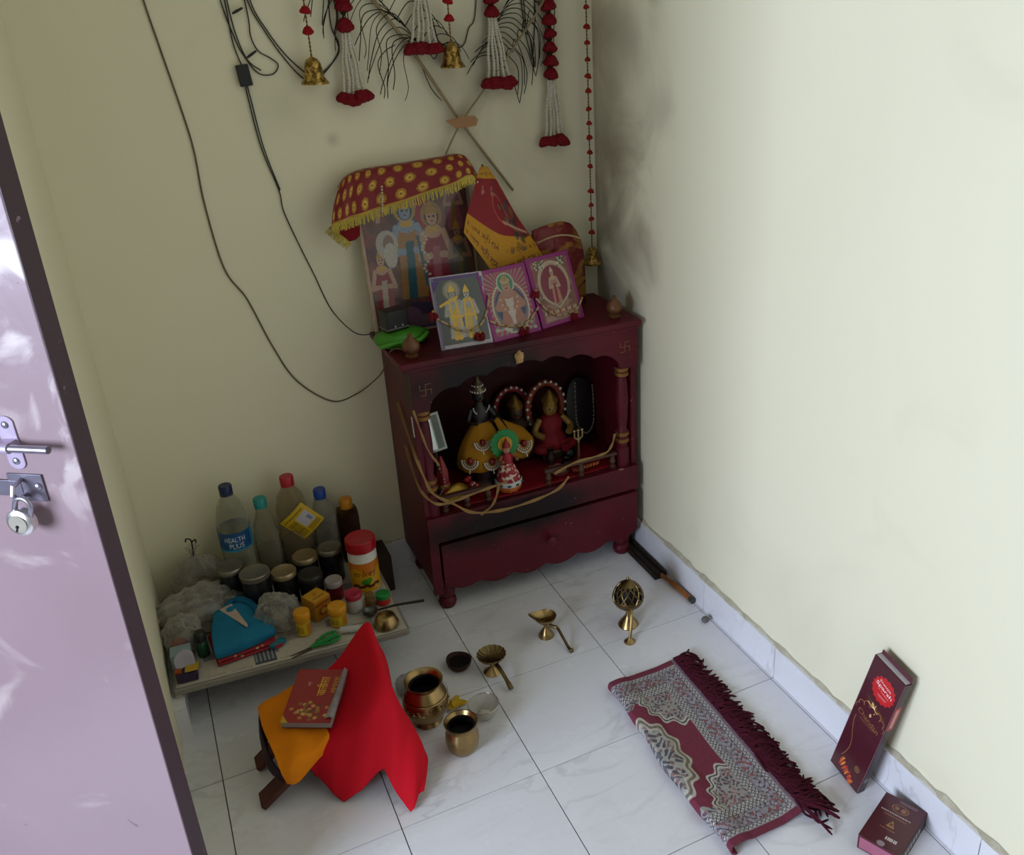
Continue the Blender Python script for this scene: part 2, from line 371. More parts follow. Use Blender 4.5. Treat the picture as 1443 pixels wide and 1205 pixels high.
for xa in (.578, 1.179): MB().box((xa, .034, .085), (xa+.014, .286, .694)).build('side_panel', MAR, mn, True, False, bevel=.001)
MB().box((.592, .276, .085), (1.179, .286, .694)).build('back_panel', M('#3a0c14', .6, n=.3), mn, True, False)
def arch(x):
    u = (x-.618)/(1.140-.618)
    if u <= 0 or u >= 1: return .588
    return .598+.058*math.sin(PI*u)**.55+.011*abs(math.sin(7*PI*u))
xs = np.linspace(.618, 1.140, 113); pl = [(.578, .694), (.578, .588), (.6175, .588)]+[(x, arch(x)) for x in xs[1:-1]]+[(1.1405, .588), (1.193, .588), (1.193, .694)]
XZ = lambda y: Matrix(((1, 0, 0, 0), (0, 0, 1, y), (0, 1, 0, 0), (0, 0, 0, 1)))
fa = MB().prism(pl, .014, XZ(.022)).build('arch_fascia', MAR, mn, True, False, bevel=.001)
goldpaint = M('#8a6238', .5, .3, n=.4, scale=90)
def strokes(name, L, y, parent, wd=.0016, mat=goldpaint, world=True):
    mb = MB()
    for (x0, z0, x1, z1) in L:
        dv = Vector((x1-x0, z1-z0)); nn = Vector((-dv.y, dv.x)).normalized()*wd/2
        mb.prism([(x0-nn.x, z0-nn.y), (x1-nn.x, z1-nn.y), (x1+nn.x, z1+nn.y), (x0+nn.x, z0+nn.y)], .0006, XZ(y))
    return mb.build(name, mat, parent, world, False)
for cx_, cz_ in ((.612, .645), (1.155, .650)):          # gold painted emblem strokes on the fascia
    a = .014
    strokes('painted_emblem', [(cx_-a, cz_, cx_+a, cz_), (cx_, cz_-a, cx_, cz_+a), (cx_, cz_+a, cx_+a, cz_+a), (cx_+a, cz_, cx_+a, cz_-a), (cx_, cz_-a, cx_-a, cz_-a), (cx_-a, cz_, cx_-a, cz_+a)], .0213, fa, .0012)
for xp in (.603, 1.158):
    pr = [(.019, .290), (.019, .345), (.014, .350), (.017, .362), (.017, .398), (.013, .404), (.0155, .43), (.0185, .49), (.0155, .545), (.013, .556), (.017, .562), (.017, .588)]
    po = MB().lathe(pr, 24, (xp, .048, 0)).build('post', MAR, mn, True)
    for z in (.362, .382, .560, .574): MB().lathe([(.016, z), (.0195, z+.002), (.0195, z+.011), (.016, z+.013)], 24, (xp, .048, 0), cap=False).build('gold_band', gold, po, True)
MB().box((.592, .030, .272), (1.179, .276, .290)).build('shelf', MAR, mn, True, False, bevel=.001)
MB().box((.578, .020, .216), (1.193, .0335, .291)).build('ledge_fascia', MAR, mn, True, False, bevel=.002)
MB().box((.578, .022, .060), (.603, .034, .216)).build('stile', MAR, mn, True, False, bevel=.001)
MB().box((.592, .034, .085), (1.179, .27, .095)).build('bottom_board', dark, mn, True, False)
xs = np.linspace(.607, 1.187, 140)
ap = [(.607, .208), *[(x, .088-.026*max(0,math.sin(PI*(x-.607)/.58))**.7-.014*abs(math.sin(6*PI*(x-.607)/.58))) for x in xs], (1.187, .208)]
dr = MB().prism(ap, .014, XZ(.017)).build('drawer', MAR, mn, True, False, bevel=.001)
MB().lathe([(.007, 0), (.006, .008), (.013, .014), (.013, .021), (.008, .025), (0, .026)], 20, mat=Matrix.Translation((.909, .0168, .141)) @ Matrix.Rotation(PI/2, 4, 'X')).build('knob', MAR, dr, True)
for x, y in ((.618, .052), (1.152, .052), (.618, .262), (1.152, .262)):
    MB().lathe([(.016, 0), (.021, .003), (.025, .016), (.022, .028), (.017, .032), (.022, .038), (.0235, .052), (.019, .062), (.022, .068), (.022, .086)], 22, (x, y, 0)).build('leg', MAR, mn, True)
for x, y in ((.596, .052), (1.146, .060)):
    MB().lathe([(.013, .722), (.016, .727), (.010, .731), (.019, .741), (.0215, .750), (.018, .761), (.008, .771), (.005, .776), (.006, .780), (0, .784)], 20, (x, y, 0)).build('finial', brownwood, mn, True)
def rail(x0, x1, n):
    mb = MB().box((x0, .036, .330), (x1, .050, .338)); r = mb.build('railing', M('#4b2a1c', .5, n=.35), mn, True, False, bevel=.001)
    for i in range(n):
        x = x0+.012+(x1-x0-.024)*i/(n-1)
        MB().lathe([(.009, .2905), (.010, .297), (.006, .301), (.009, .308), (.009, .314), (.006, .319), (.008, .330)], 12, (x, .043, 0)).build('baluster', M('#4b2a1c', .5, n=.35), r, True)
rail(.624, .765, 3); rail(.915, 1.135, 3)

# tan palm-leaf strip looped round the shrine front
tan = M('#8f6f42', .6, n=.3, scale=30)
def ribbon(name, pts, wd, label, cat, mat=tan, k=8, group=None, th=.001):
    P = smoothpath(pts, k); mb = MB(); vs = []
    for i, p in enumerate(P):
        d_ = (P[min(i+1, len(P)-1)]-P[max(i-1, 0)]).normalized(); n_ = Vector((0, -1, .35)).normalized(); b_ = d_.cross(n_).normalized()
        tw = wd*(.75+.25*math.sin(i*.7))
        vs += [p-b_*tw/2, p+b_*tw/2, p+b_*tw/2-n_*th, p-b_*tw/2-n_*th]
    L = len(P); fs = [(i*4+a, i*4+(a+1) % 4, i*4+4+(a+1) % 4, i*4+4+a) for i in range(L-1) for a in range(4)]+[(0, 3, 2, 1), tuple((L-1)*4+a for a in range(4))]
    mb.add(vs, fs); o = mb.build(name, mat, at=tuple(P[0])); return tag(o, label, cat, group)
ribbon('leaf_strip', [(.573, .16, .57), (.572, .06, .49), (.582, .013, .42), (.60, .008, .37), (.65, .012, .325), (.70, .012, .285), (.78, .008, .272), (.87, .010, .274), (.94, .012, .287), (.975, .014, .315)], .009, 'tan dried leaf strip sagging along the front ledge of the shrine', 'leaf strip')
ribbon('leaf_strip', [(.573, .13, .46), (.573, .05, .385), (.592, .006, .352), (.63, .008, .334), (.70, .014, .338), (.76, .018, .342), (.80, .019, .344)], .008, 'tan dried leaf strip wrapped round the lower left post of the shrine', 'leaf strip')
ribbon('leaf_strip', [(.72, .016, .270), (.75, .012, .29), (.765, .010, .318), (.775, .013, .345)], .008, 'short tan dried leaf strip standing up from the shrine railing', 'leaf strip')
ribbon('leaf_strip', [(.94, .030, .325), (1.00, .030, .343), (1.06, .03, .345), (1.10, .03, .35), (1.115, .025, .375), (1.12, .02, .405)], .008, 'tan dried leaf strip curling up beside the right shrine post', 'leaf strip')
ribbon('leaf_strip', [(.576, .02, .60), (.585, .01, .55), (.60, .012, .49), (.625, .016, .44)], .006, 'thin tan dried leaf strip crossing the left shrine post', 'leaf strip')

# ---------------------------------------------------------------- inside the shrine
pearl = M('#d8d2c4', .25, .2, n=.05); yellowcloth = M('#a8741a', .75, n=.3, scale=25, bump=.2); skin = M('#8d5b40', .55); ZS = .2905
red = '#8c1620'
o = MB().grid(patch([[(.66, .262, ZS+.0015), (.80, .264, ZS+.003), (1.00, .262, ZS+.002), (1.13, .26, ZS+.002)], [(.65, .15, ZS+.002), (.80, .15, ZS+.0015), (1.0, .15, ZS+.004), (1.14, .15, ZS+.0015)], [(.66, .05, ZS+.0015), (.80, .036, ZS+.003), (.90, .034, ZS+.0035), (1.14, .05, ZS+.0015)]]), 24, 12).build('altar_cloth', M('#7c0f1c', .6, n=.35, scale=20), at=(.9, .15, ZS)); o.data.materials[0].name = 'altar_red'
q = o.modifiers.new('solid', 'SOLIDIFY'); q.thickness = .0012; q.offset = 1
tag(o, 'dark red cloth spread over the shelf inside the shrine', 'cloth')
ZF = ZS+.006
def doll_head(mb_list, th, x, y, z, r, face, hair):
    hd = MB().ball((0, 0, z), r, 16, (1, .95, 1.15)).ball((0, -r*.95, z-r*.12), r*.18, 8).build('head', face, th)
    e = MB()
    for s_ in (-1, 1): e.ball((s_*r*.38, -r*.82, z+r*.12), r*.15, 8)
    e.build('eyes', M('#160f0e', .4), hd); MB().ball((0, -r*.82, z-r*.5), r*.2, 8, (1.4, .5, .5)).build('mouth', M('#8c2a2a', .5), hd)
    return hd
def motif(parent, c_, r, nrm, n=9):                   # half-round pearl embroidery with a stone
    nrm = Vector(nrm).normalized(); ux = Vector((0, 0, 1)).cross(nrm).normalized(); uz = nrm.cross(ux).normalized(); c_ = Vector(c_)
    b = MB()
    MB().add([c_+nrm*.0006]+[c_+nrm*.0006+ux*(r*.95*math.cos(a))+uz*(r*.95*math.sin(a)) for a in np.linspace(PI*.95, PI*2.05, 14)], [(0, i+1, i+2) for i in range(13)]).build('applique', M('#8a6a34', .5, .3, n=.3), parent)
    for ring, k, rr in ((1., n+4, .0030), (.70, n, .0022)):
        for i in range(k):
            a = PI+PI*i/(k-1); b.ball(c_+ux*(r*ring*math.cos(a))+uz*(r*ring*math.sin(a))+nrm*.002, rr, 6)
    for i in range(3): b.ball(c_-uz*(r*(1.15+.16*i))+nrm*.002, .0024, 6)
    o = b.build('pearl_motif', pearl, parent)
    MB().ball(c_+nrm*.001, r*.38, 12, (1, 1, 1.2)).build('stone', M('#7a1420', .25), o)
# tall idol in a yellow dress
k = thing('deity_idol', 'tall dark idol with jewelled crown in a wide yellow embroidered dress', 'idol', (.785, .15, ZF))
dressp = [(.056, .045), (.061, .058), (.056, .09), (.046, .12), (.030, .152), (.016, .18)]
MB().lathe([(.046, 0), (.050, .006), (.040, .014), (.036, .05)], 28).build('pedestal', M('#2a0d10', .5, n=.3), k)
dress = MB().lathe(dressp, 48, rib=lambda a, z: 1+.05*math.sin(9*a)*(1-z/.18), mat=Matrix.Diagonal((1.2, .85, 1, 1))).build('dress', yellowcloth, k)
for a, z, r in ((-1.80, .128, .021), (-2.35, .082, .022), (-1.50, .074, .022)):
    rad = np.interp(z, [p[1] for p in dressp], [p[0] for p in dressp]); motif(dress, (rad*1.24*math.cos(a), rad*.89*math.sin(a), z), r, (math.cos(a), 1.3*math.sin(a), .30))
MB().lathe([(.02, .16), (.026, .185), (.024, .21), (.012, .222), (.010, .232)], 20, mat=Matrix.Diagonal((1, .7, 1, 1))).build('torso', M('#1c1413', .4), k)
for s_ in (-1, 1): MB().tube(smoothpath([(s_*.024, 0, .212), (s_*.036, -.012, .185), (s_*.018, -.03, .182)]), [.0075]*6+[.006]*7, 10).build('arm', M('#1c1413', .4), k)
doll_head(None, k, 0, 0, .247, .017, M('#1f1715', .38), None)
b = MB().lathe([(.018, .258), (.020, .264), (.013, .275), (.015, .281), (.008, .290), (.003, .30), (0, .304)], 18); b.build('crown', M('#9a8a6c', .35, .7, n=.3), k)
b = MB(); [b.ball((.019*math.cos(a), .019*math.sin(a), .263), .0028, 6) for a in np.linspace(0, 2*PI, 16, endpoint=False)]; [b.ball((.014*math.cos(a), .014*math.sin(a), .278), .0024, 6) for a in np.linspace(0, 2*PI, 10, endpoint=False)]; b.build('crown_pearls', pearl, k)
b = MB(); [b.ball((.022*math.cos(a), -.017-.004*math.sin(a), .222+.024*math.sin(a)), .0021, 6) for a in np.linspace(PI*1.02, PI*1.98, 15)]; b.build('necklace', pearl, k)
MB().grid(patch([[(.012, .02, .235), (.026, .012, .225)], [(.03, .012, .17), (.06, -.01, .165)], [(.05, 0, .10), (.085, -.03, .10)]]), 6, 12).build('stole', M('#101311', .6), k, solid=.002)
MB().grid(patch([[(.03, -.005, .185), (.075, .0, .155), (.12, .01, .125)], [(.05, -.035, .12), (.10, -.025, .10), (.148, 0, .085)], [(.075, -.04, .06), (.11, -.03, .05), (.14, -.005, .055)]]), 12, 10).build('skirt_wing', yellowcloth, k, solid=.003)
motif(k, (.105, -.034, .095), .024, (.15, -1, .5))
# small goddess with green halo
k = thing('goddess_figurine', 'small goddess figurine in red with scalloped green and yellow halo', 'idol', (.823, .070, ZF))
b = MB().lathe([(.030, 0), (.034, .010), (.030, .018)], 24, rib=lambda a, z: 1+.08*math.cos(10*a)).build('lotus_base', M('#c0641c', .5), k)
t = NT('figurine_skirt'); c = t.coord(); t.set(t.mix(t.ramp(t.noise(90, 2, .5, c), .52, .58), '#9c1a2c', '#d8cdb4'), .45)
MB().lathe([(.033, .016), (.031, .028), (.026, .050), (.017, .070), (.012, .080)], 28, rib=lambda a, z: 1+.05*math.sin(11*a)).build('skirt', t.m, k)
b = MB().lathe([(.035, .016), (.0365, .022), (.034, .030)], 32, cap=False).build('skirt_border', M('#c9c8be', .5), k)
e = MB(); [e.ball((.0355*math.cos(a), .0355*math.sin(a), .022), .006, 8, (1, 1, .5)) for a in np.linspace(0, 2*PI, 10, endpoint=False)]; e.build('border_leaf', M('#2e4a5c', .5), b)
MB().lathe([(.013, .076), (.016, .09), (.012, .10), (.006, .106)], 18).build('torso', M('#9c1a2c', .5), k)
for s_ in (-1, 1): MB().tube([(s_*.014, 0, .098), (s_*.024, -.008, .088), (s_*.02, -.02, .09)], .0042, 8).ball((s_*.02, -.021, .091), .005, 8).build('arm', skin, k)
doll_head(None, k, 0, 0, .115, .0105, M('#c08a72', .5), None)
MB().lathe([(.011, .122), (.010, .128), (.006, .135), (.003, .144), (0, .150)], 14).build('crown', M('#8c2a26', .4, .2), k)
R90 = Matrix.Rotation(PI/2-.12, 4, 'X')
h = MB().lathe([(.0, 0), (.036, 0), (.036, .003), (0, .003)], 96, rib=lambda a, z: 1+.13*abs(math.sin(9*a)), mat=Matrix.Translation((.001, .016, .125)) @ R90).build('halo', M('#10803c', .5), k)
MB().lathe([(.0, 0), (.020, 0), (.020, .003), (0, .003)], 32, mat=Matrix.Translation((.001, .0125, .125)) @ R90).build('halo_center', M('#c9941c', .45), h)
# seated idol with pearl-rimmed arch
def seated(name, label, loc, sc, robe, rim, body):
    k = thing(name, label, 'idol', loc); k.scale = (sc,)*3
    MB().box((-.035, -.03, 0), (.035, .03, .022)).build('pedestal', M('#4a3a2e', .4, .4), k, bevel=.004)
    MB().lathe([(.036, .022), (.042, .034), (.034, .052), (.026, .066), (.030, .090), (.022, .104), (.010, .11)], 24, mat=Matrix.Diagonal((1, .75, 1, 1)), rib=lambda a, z: 1+.04*math.sin(7*a)).build('body', robe, k)
    for s_ in (-1, 1): MB().tube(smoothpath([(s_*.028, 0, .098), (s_*.046, -.012, .075), (s_*.032, -.032, .066)]), .008, 10).build('arm', body, k)
    for s_ in (-1, 1): MB().tube(smoothpath([(s_*.012, -.02, .034), (s_*.046, -.022, .032), (s_*.016, -.042, .03)]), .011, 10).build('leg', robe, k)
    doll_head(None, k, 0, 0, .124, .018, body, None)
    MB().lathe([(.019, .136), (.020, .146), (.012, .156), (.006, .166), (0, .172)], 16).build('crown', M('#93702e', .35, .7, n=.3), k)
    A = [(math.cos(a)*.045, .03, .115+.062*math.sin(a)) for a in np.linspace(-.6, PI+.6, 30)]
    hl = MB().tube(A, .008, 8).build('halo_arch', rim, k)
    b = MB(); [b.ball((math.cos(a)*.05, .021, .115+.068*math.sin(a)), .0042, 8) for a in np.linspace(-.5, PI+.5, 15)]; b.build('halo_pearls', pearl, hl)
    return k
seated('seated_idol', 'seated idol in dark red robe under a pearl-rimmed arch', (1.005, .19, ZF), 1.18, M('#7c1a22', .55, n=.4), M('#8a3a24', .5), M('#8a6a2c', .5, .2))
seated('dark_idol', 'dark seated idol ringed with red beads behind the yellow dress', (.915, .225, ZF), 1.12, M('#3a2820', .55, n=.4), M('#8a2030', .5), M('#4a3626', .5))  # dark brown robe and body, red rim
# dark stone slab on edge with a bead string
k = thing('black_stone', 'oval black stone propped at the back of the shrine shelf', 'stone', (1.125, .235, ZF))
MB().lathe([(0, -.009), (.03, -.009), (.043, -.006), (.045, 0), (.043, .006), (.03, .009), (0, .009)], 36, mat=Matrix.Translation((0, .012, .098)) @ Matrix.Rotation(PI/2-.15, 4, 'X') @ Matrix.Diagonal((1.05, 2.15, 1, 1))).build('stone_body', M('#1b1716', .4, n=.4), k)
MB().box((-.03, -.02, 0), (.03, .012, .012)).build('foot', M('#2a1c14', .6), k, bevel=.003)
b = MB(); P = smoothpath([(1.085, .19, .50), (1.083, .185, .43), (1.085, .18, .375), (1.11, .175, .345), (1.135, .18, .37), (1.14, .185, .43), (1.142, .195, .48)], 10)
for i, p in enumerate(P):
    if i % 2 == 0: b.ball(p, .0032, 6)
b.tube(P, .0008, 4); tag(b.build('bead_necklace', M('#7d6f64', .3, .3), at=(1.11, .18, .345)), 'thin bead necklace hanging before the black stone', 'necklace')
# brass trident stand, pots, small framed mirror, wrapped sweet, gold packet
k = thing('trident_stand', 'little brass trident standing on a round base in the shrine', 'ornament', (1.050, .105, ZF))
MB().lathe([(.013, 0), (.012, .006), (.004, .012), (.003, .06), (.005, .066), (.003, .072)], 14).build('stem', M('#a98a5a', .35, .8, n=.2), k)
b = MB()
for x in (-.012, 0, .012): b.tube([(0, 0, .07), (x, 0, .08), (x, 0, .098)], .0028, 6).ball((x, 0, .10), .005, 8)
b.build('prongs', M('#b39a74', .3, .8, n=.2), k)
def pot(name, label, loc, r, h, mat, cat='pot', n=24):
    o = MB().lathe([(r*.55, 0), (r*.9, h*.15), (r, h*.4), (r*.85, h*.7), (r*.62, h*.84), (r*.8, h), (r*.72, h), (r*.54, h*.84), (r*.78, h*.6), (r*.8, h*.3), (0, h*.1)], n).build(name, mat, at=(0, 0, 0)); o.location = loc
    return tag(o, label, cat)
blk = M('#23211f', .3, .6, n=.3)
pot('small_steel_pot', 'small dark steel pot beside the seated idol', (1.040, .145, ZF), .020, .036, blk)
pot('low_steel_bowl', 'low dark steel bowl before the trident', (1.012, .105, ZF), .017, .022, blk)
pot('tall_dark_cup', 'tall narrow dark cup before the seated idol', (.972, .125, ZF), .013, .052, M('#2e1c18', .4, .3, n=.3), 'cup')
k = thing('incense_ash_tray', 'round red tray of ash at the centre of the shrine shelf', 'tray', (.975, .085, ZF))
MB().lathe([(.026, 0), (.032, .004), (.033, .010), (.030, .010), (.027, .004), (0, .003)], 28).build('dish', M('#6b2024', .5, n=.3), k); MB().lathe([(0, .0035), (.026, .004), (.02, .007), (0, .008)], 20, rib=lambda a, z: 1+.1*math.sin(5*a)).build('ash', M('#8a7468', .9, n=.4), k)
k = thing('wrapped_sweet', 'orange printed packet lying behind the right railing', 'packet', (1.052, .068, ZF), rot=(0, 0, .12))
MB().box((-.045, -.009, 0), (.045, .009, .014)).build('wrapper', M('#7c1f14', .4, n=.5, scale=90), k, bevel=.004)
strokes('print_bars', [(x, .004, x+.006, .011) for x in np.arange(-.036, .036, .011)], -.0095, k, .003, M('#c98a2a', .5), False)
k = thing('gold_packet', 'crumpled gold and red foil packet at the front of the shrine shelf', 'packet', (.685, .085, ZF), rot=(0, 0, .2))
t = NT('gold_foil'); c = t.coord(); t.set(t.mix(t.noise(40, 4, 1, c), '#7a5a14', '#d2a63a'), .35, .6); t.bump(t.noise(50, 4, 1, c), .8, .004)
MB().grid(patch([[(-.045, -.022, .004), (0, -.026, .008), (.03, -.02, .004)], [(-.04, 0, .03), (0, .002, .042), (.03, .004, .026)], [(-.045, .024, .004), (0, .026, .01), (.03, .022, .004)]]), 14, 14).build('gold_wrap', t.m, k, solid=.002)
b = MB(); [b.ball((.04+random.uniform(-.012, .014), random.uniform(-.02, .02), random.uniform(.008, .035)), .009, 8) for _ in range(10)]; b.build('red_end', M('#8c1420', .4, n=.4), k)
b = MB(); [b.ball((.042+random.uniform(-.012, .014), -.022+random.uniform(-.003, .003), random.uniform(.008, .04)), .0022, 6) for _ in range(12)]; b.build('pearls', pearl, k)
k = thing('small_mirror', 'narrow silver framed mirror leaning behind the left shrine post', 'mirror', (.650, .125, ZF))
mm = Matrix.Translation((0, 0, .175)) @ Matrix.Rotation(-.16, 4, 'X') @ Matrix.Rotation(-.12, 4, 'Y')
MB().box((-.024, -.003, -.045), (.024, .003, .06), mm).build('frame', M('#8f8f88', .3, .8, n=.2), k, bevel=.001); MB().box((-.018, -.004, -.038), (-.002, -.003, .053), mm).build('glass', M('#b9c0bd', .12, .9, n=.2, scale=12), k, smooth=False); MB().box((.002, -.004, -.038), (.018, -.003, .053), mm).build('glass', M('#4d524e', .12, .9, n=.2), k, smooth=False)
MB().tube([(0, .01, 0), (0, .012, .14)], .006, 8).lathe([(.02, 0), (.018, .006), (0, .008)], 16, (0, .01, 0)).build('stand', M('#3a1c18', .5), k)
b = MB(); P = smoothpath([(.625, .085, .44), (.64, .075, .40), (.648, .07, .36), (.635, .07, .33), (.622, .075, .318)], 8)
[b.ball(p, .0034, 6) for p in P[::2]]; b.tube(P, .0009, 4); tag(b.build('bead_string', M('#8a8078', .3, .3), at=(.63, .07, .318)), 'short grey bead string draped at the left of the shrine shelf', 'beads')
k = thing('red_ornament', 'small red and gold ornament beneath the silver mirror', 'ornament', (.648, .085, ZF)); MB().lathe([(.014, 0), (.017, .01), (.010, .02), (.017, .05), (.016, .09), (.009, .115), (.004, .13), (0, .135)], 18, rib=lambda a, z: 1+.08*math.sin(6*a)).build('body', M('#7a1a1c', .4, .2, n=.4), k); MB().lathe([(.0175, .044), (.0195, .05), (.0175, .056)], 18, cap=False).build('band', gold, k)
tg = MB().box((-.0045, 0, -.026), (.0045, .001, .026), Matrix.Rotation(-.12, 4, 'Y')).build('paper_tag', M('#d8d6cc', .6), smooth=False); tg.location = (.572, .0335, .545); tag(tg, 'white paper slip stuck on the left edge of the shrine', 'slip')
tg.location = (.5765, .045, .545); tg.rotation_euler = (0, 0, -PI/2)
k = MB().lathe([(0, 0), (.010, 0), (.012, .003), (.007, .006), (.009, .010), (0, .013)], 14, rib=lambda a, z: 1+.15*math.sin(5*a), mat=Matrix.Rotation(PI/2, 4, 'X') @ Matrix.Diagonal((1, 1.5, 1, 1))).build('flower_knob', M('#b28a55', .5, .2, n=.3), mn); k.location = (.855-OX, .0215-OY, .682)
# ---------------------------------------------------------------- on top of the shrine
ZT = .7222
def leaning(name, label, bl, br_, tilt, w, h, th, frame, paint, group=None, fw=.0, rough=.3, strut=.06):
    """picture standing on its lower edge, leaning back"""
    ex = (Vector(br_)-Vector(bl)).normalized(); n_ = ex.cross(Vector((0, 0, 1))).normalized(); ez = (Vector((0, 0, 1))*math.cos(tilt)-n_*math.sin(tilt)).normalized(); ey = ez.cross(ex)
    k = thing(name, label, 'picture', (0, 0, 0), group); mm = Matrix((ex, ey, ez)).transposed().to_4x4(); mm.translation = bl; k.matrix_world = mm
    MB().box((0, 0, 0), (w, th, h)).build('frame', frame, k, bevel=.0025, smooth=False)
    paint.build('print', lambda u, v: (fw+u*(w-2*fw), -.0006, fw+v*(h-2*fw)), k, rough=rough, coat=.35)
    if strut: MB().box((w*.45, th, h*.55), (w*.55, th+.002, h*.6)).box((-.008, -.001, 0), (.008, .001, h*.6), Matrix.Translation((w*.5, th+math.tan(tilt)*.0+strut, 0)) @ Matrix.Rotation(math.atan2(strut, h*.57), 4, 'X')).build('easel_leg', M('#5a4632', .7), k, smooth=False)
    return k
def figure(P, cx, base, H, robe, skin_, sash, crown='#b98a3a', halo=None, asp=1.2):
    """a standing robed figure in flat print"""
    w = H*.17*asp
    if halo: P.ell(cx, base+H*.86, H*.13*asp, H*.13, halo)
    P.poly([(cx-w, base), (cx+w, base), (cx+w*.75, base+H*.42), (cx+w*.85, base+H*.70), (cx-w*.85, base+H*.70), (cx-w*.75, base+H*.42)], robe)
    P.poly([(cx-w*.5, base), (cx+w*.1, base), (cx+w*.35, base+H*.55), (cx-w*.2, base+H*.55)], sash)
    for s_ in (-1, 1): P.line(cx+s_*w*.75, base+H*.68, cx+s_*w*1.15, base+H*.45, w*.2, skin_); P.line(cx+s_*w*1.15, base+H*.45, cx+s_*w*.4, base+H*.46, w*.17, skin_)
    P.ell(cx, base+H*.70, w*.62, H*.07, skin_); P.ell(cx, base+H*.72, w*.45, H*.035, '#cfa24a')
    P.ell(cx, base+H*.84, w*.50, H*.09, '#2a1c18'); P.ell(cx, base+H*.835, w*.40, H*.08, skin_)
    for s_ in (-1, 1): P.ell(cx+s_*w*.16, base+H*.845, w*.09, H*.012, '#1a1210')
    P.ell(cx, base+H*.80, w*.1, H*.009, '#8a2f2a')
    P.poly([(cx-w*.45, base+H*.87), (cx+w*.45, base+H*.87), (cx+w*.2, base+H*.96), (cx, base+H*1.02), (cx-w*.2, base+H*.96)], crown)
# large picture
P = Paint(190, 250, '#6e4a44')
for _ in range(240): P.ell(rng.random(), rng.random(), .03+.05*rng.random(), .02+.05*rng.random(), ['#7c3a3c', '#5a3a3a', '#8d6f58', '#40506a', '#9c5a5c', '#3a2c2c'][int(rng.random()*6)], rng.random()*180, .35)
P.ell(.56, .74, .07, .10, '#a3123a')
figure(P, .16, .70, .28, '#8f4a50', '#b58a74', '#b9a08a'); figure(P, .86, .60, .36, '#a0556a', '#c09078', '#8a6a2c'); figure(P, .40, .20, .66, '#a87a4a', '#8f9fb4', '#2f5f70', halo='#b79a5a'); figure(P, .64, .16, .64, '#95223c', '#c79a80', '#b05a6a', halo='#a77f42')
figure(P, .86, .24, .42, '#5e5a50', '#a8806a', '#7b6a44'); figure(P, .12, .10, .44, '#93343c', '#c09a86', '#b9a79a')
P.ell(.20, .56, .10, .09, '#b9b0a6'); P.ell(.215, .56, .05, .06, '#8f776c'); P.ell(.22, .49, .06, .08, '#c4bcb0')
P.poly([(.30, 0), (.78, 0), (.74, .14), (.34, .18)], '#4a3a5a'); P.ell(.5, .05, .2, .04, '#7a5a6a'); P.ell(.30, .10, .12, .05, '#7c5a70')
P.line(.49, .58, .52, .28, .015, '#3f6a7a'); [P.ell(.54+.03*math.sin(i), .60-.02*i, .014, .010, '#c9bfa8') for i in range(14)]
P.grain(.22); P.a *= .8
BIG = leaning('deity_picture', 'large leaning print of many robed figures beneath a red gold-dotted cloth', (.556, .222, ZT), (.846, .222, ZT), .155, .290, .405, .008, M('#b9a08c', .6, n=.25), P, fw=.008, strut=0)
# red veil with gold dots over the big picture
P = Paint(230, 96, '#7c0f18')
for i in range(15):
    for j in range(4):
        x, y = (i+.5*(j % 2)+.4)/15, (j+.75)/4.4
        P.ell(x, y, .0175, .085, '#a9791f'); P.ell(x, y, .0105, .05, '#d8ac48'); P.ell(x, y, .005, .022, '#8a5a14')
P.rect(0, 0, 1, .06, '#b39030'); P.grain(.12)
net = [[(.482, .205, 1.020), (.515, .205, 1.028), (.56, .205, 1.037), (.655, .205, 1.056), (.775, .208, 1.081), (.84, .22, 1.095), (.868, .24, 1.045), (.892, .25, 1.012)],
       [(.497, .225, 1.06), (.527, .225, 1.075), (.57, .226, 1.085), (.66, .226, 1.096), (.775, .228, 1.112), (.838, .235, 1.12), (.862, .25, 1.085), (.880, .26, 1.055)],
       [(.520, .25, 1.10), (.545, .252, 1.118), (.59, .25, 1.126), (.665, .25, 1.131), (.77, .252, 1.137), (.83, .257, 1.141), (.855, .27, 1.118), (.872, .278, 1.09)],
       [(.524, .288, 1.09), (.548, .289, 1.115), (.59, .289, 1.127), (.665, .289, 1.131), (.77, .289, 1.137), (.83, .289, 1.140), (.853, .289, 1.118), (.868, .289, 1.09)]]
pf = patch(net); vl = P.build('gold_dot_veil', lambda u, v: pf(u, v)+Vector((0, .003*math.sin(u*40)*(1-v), 0)), rough=.55, at=(.69, .25, 1.13), solid=.0015)
tag(vl, 'red veil with gold dots and gold fringe draped over the large picture', 'cloth')
def fringe(name, path, L, n, mat, parent, wd=.0022, down=Vector((0, -.25, -1)), world=True):
    mb = MB()
    for i in range(n):
        p = path(i/(n-1)); q = p+(down+Vector((random.uniform(-.25, .25), random.uniform(-.1, .1), 0))).normalized()*L*random.uniform(.75, 1.1)
        s_ = Vector((wd/2, 0, 0)); mb.add([p-s_, p+s_, q+s_, q-s_, p+Vector((0, .0006, 0)), q+Vector((0, .0006, 0))], [(0, 1, 2, 3), (0, 3, 5, 4), (1, 4, 5, 2)])
    return tag(mb.build(name, mat, parent, world, False), kind='stuff')
goldf = M('#a8923a', .35, .55, n=.5, scale=200)
fringe('gold_fringe', lambda t: pf(t, 0)+Vector((0, -.001, .002)), .022, 260, goldf, vl)
fl_ = MB().grid(patch([[(.482, .206, 1.020), (.518, .207, 1.028), (.55, .21, 1.035)], [(.492, .222, .995), (.525, .222, 1.0), (.55, .222, 1.005)], [(.520, .232, .972), (.538, .23, .975), (.55, .23, .985)]]), 8, 8).build('side_flap', M('#7c0f18', .6), vl, True, solid=.0012)
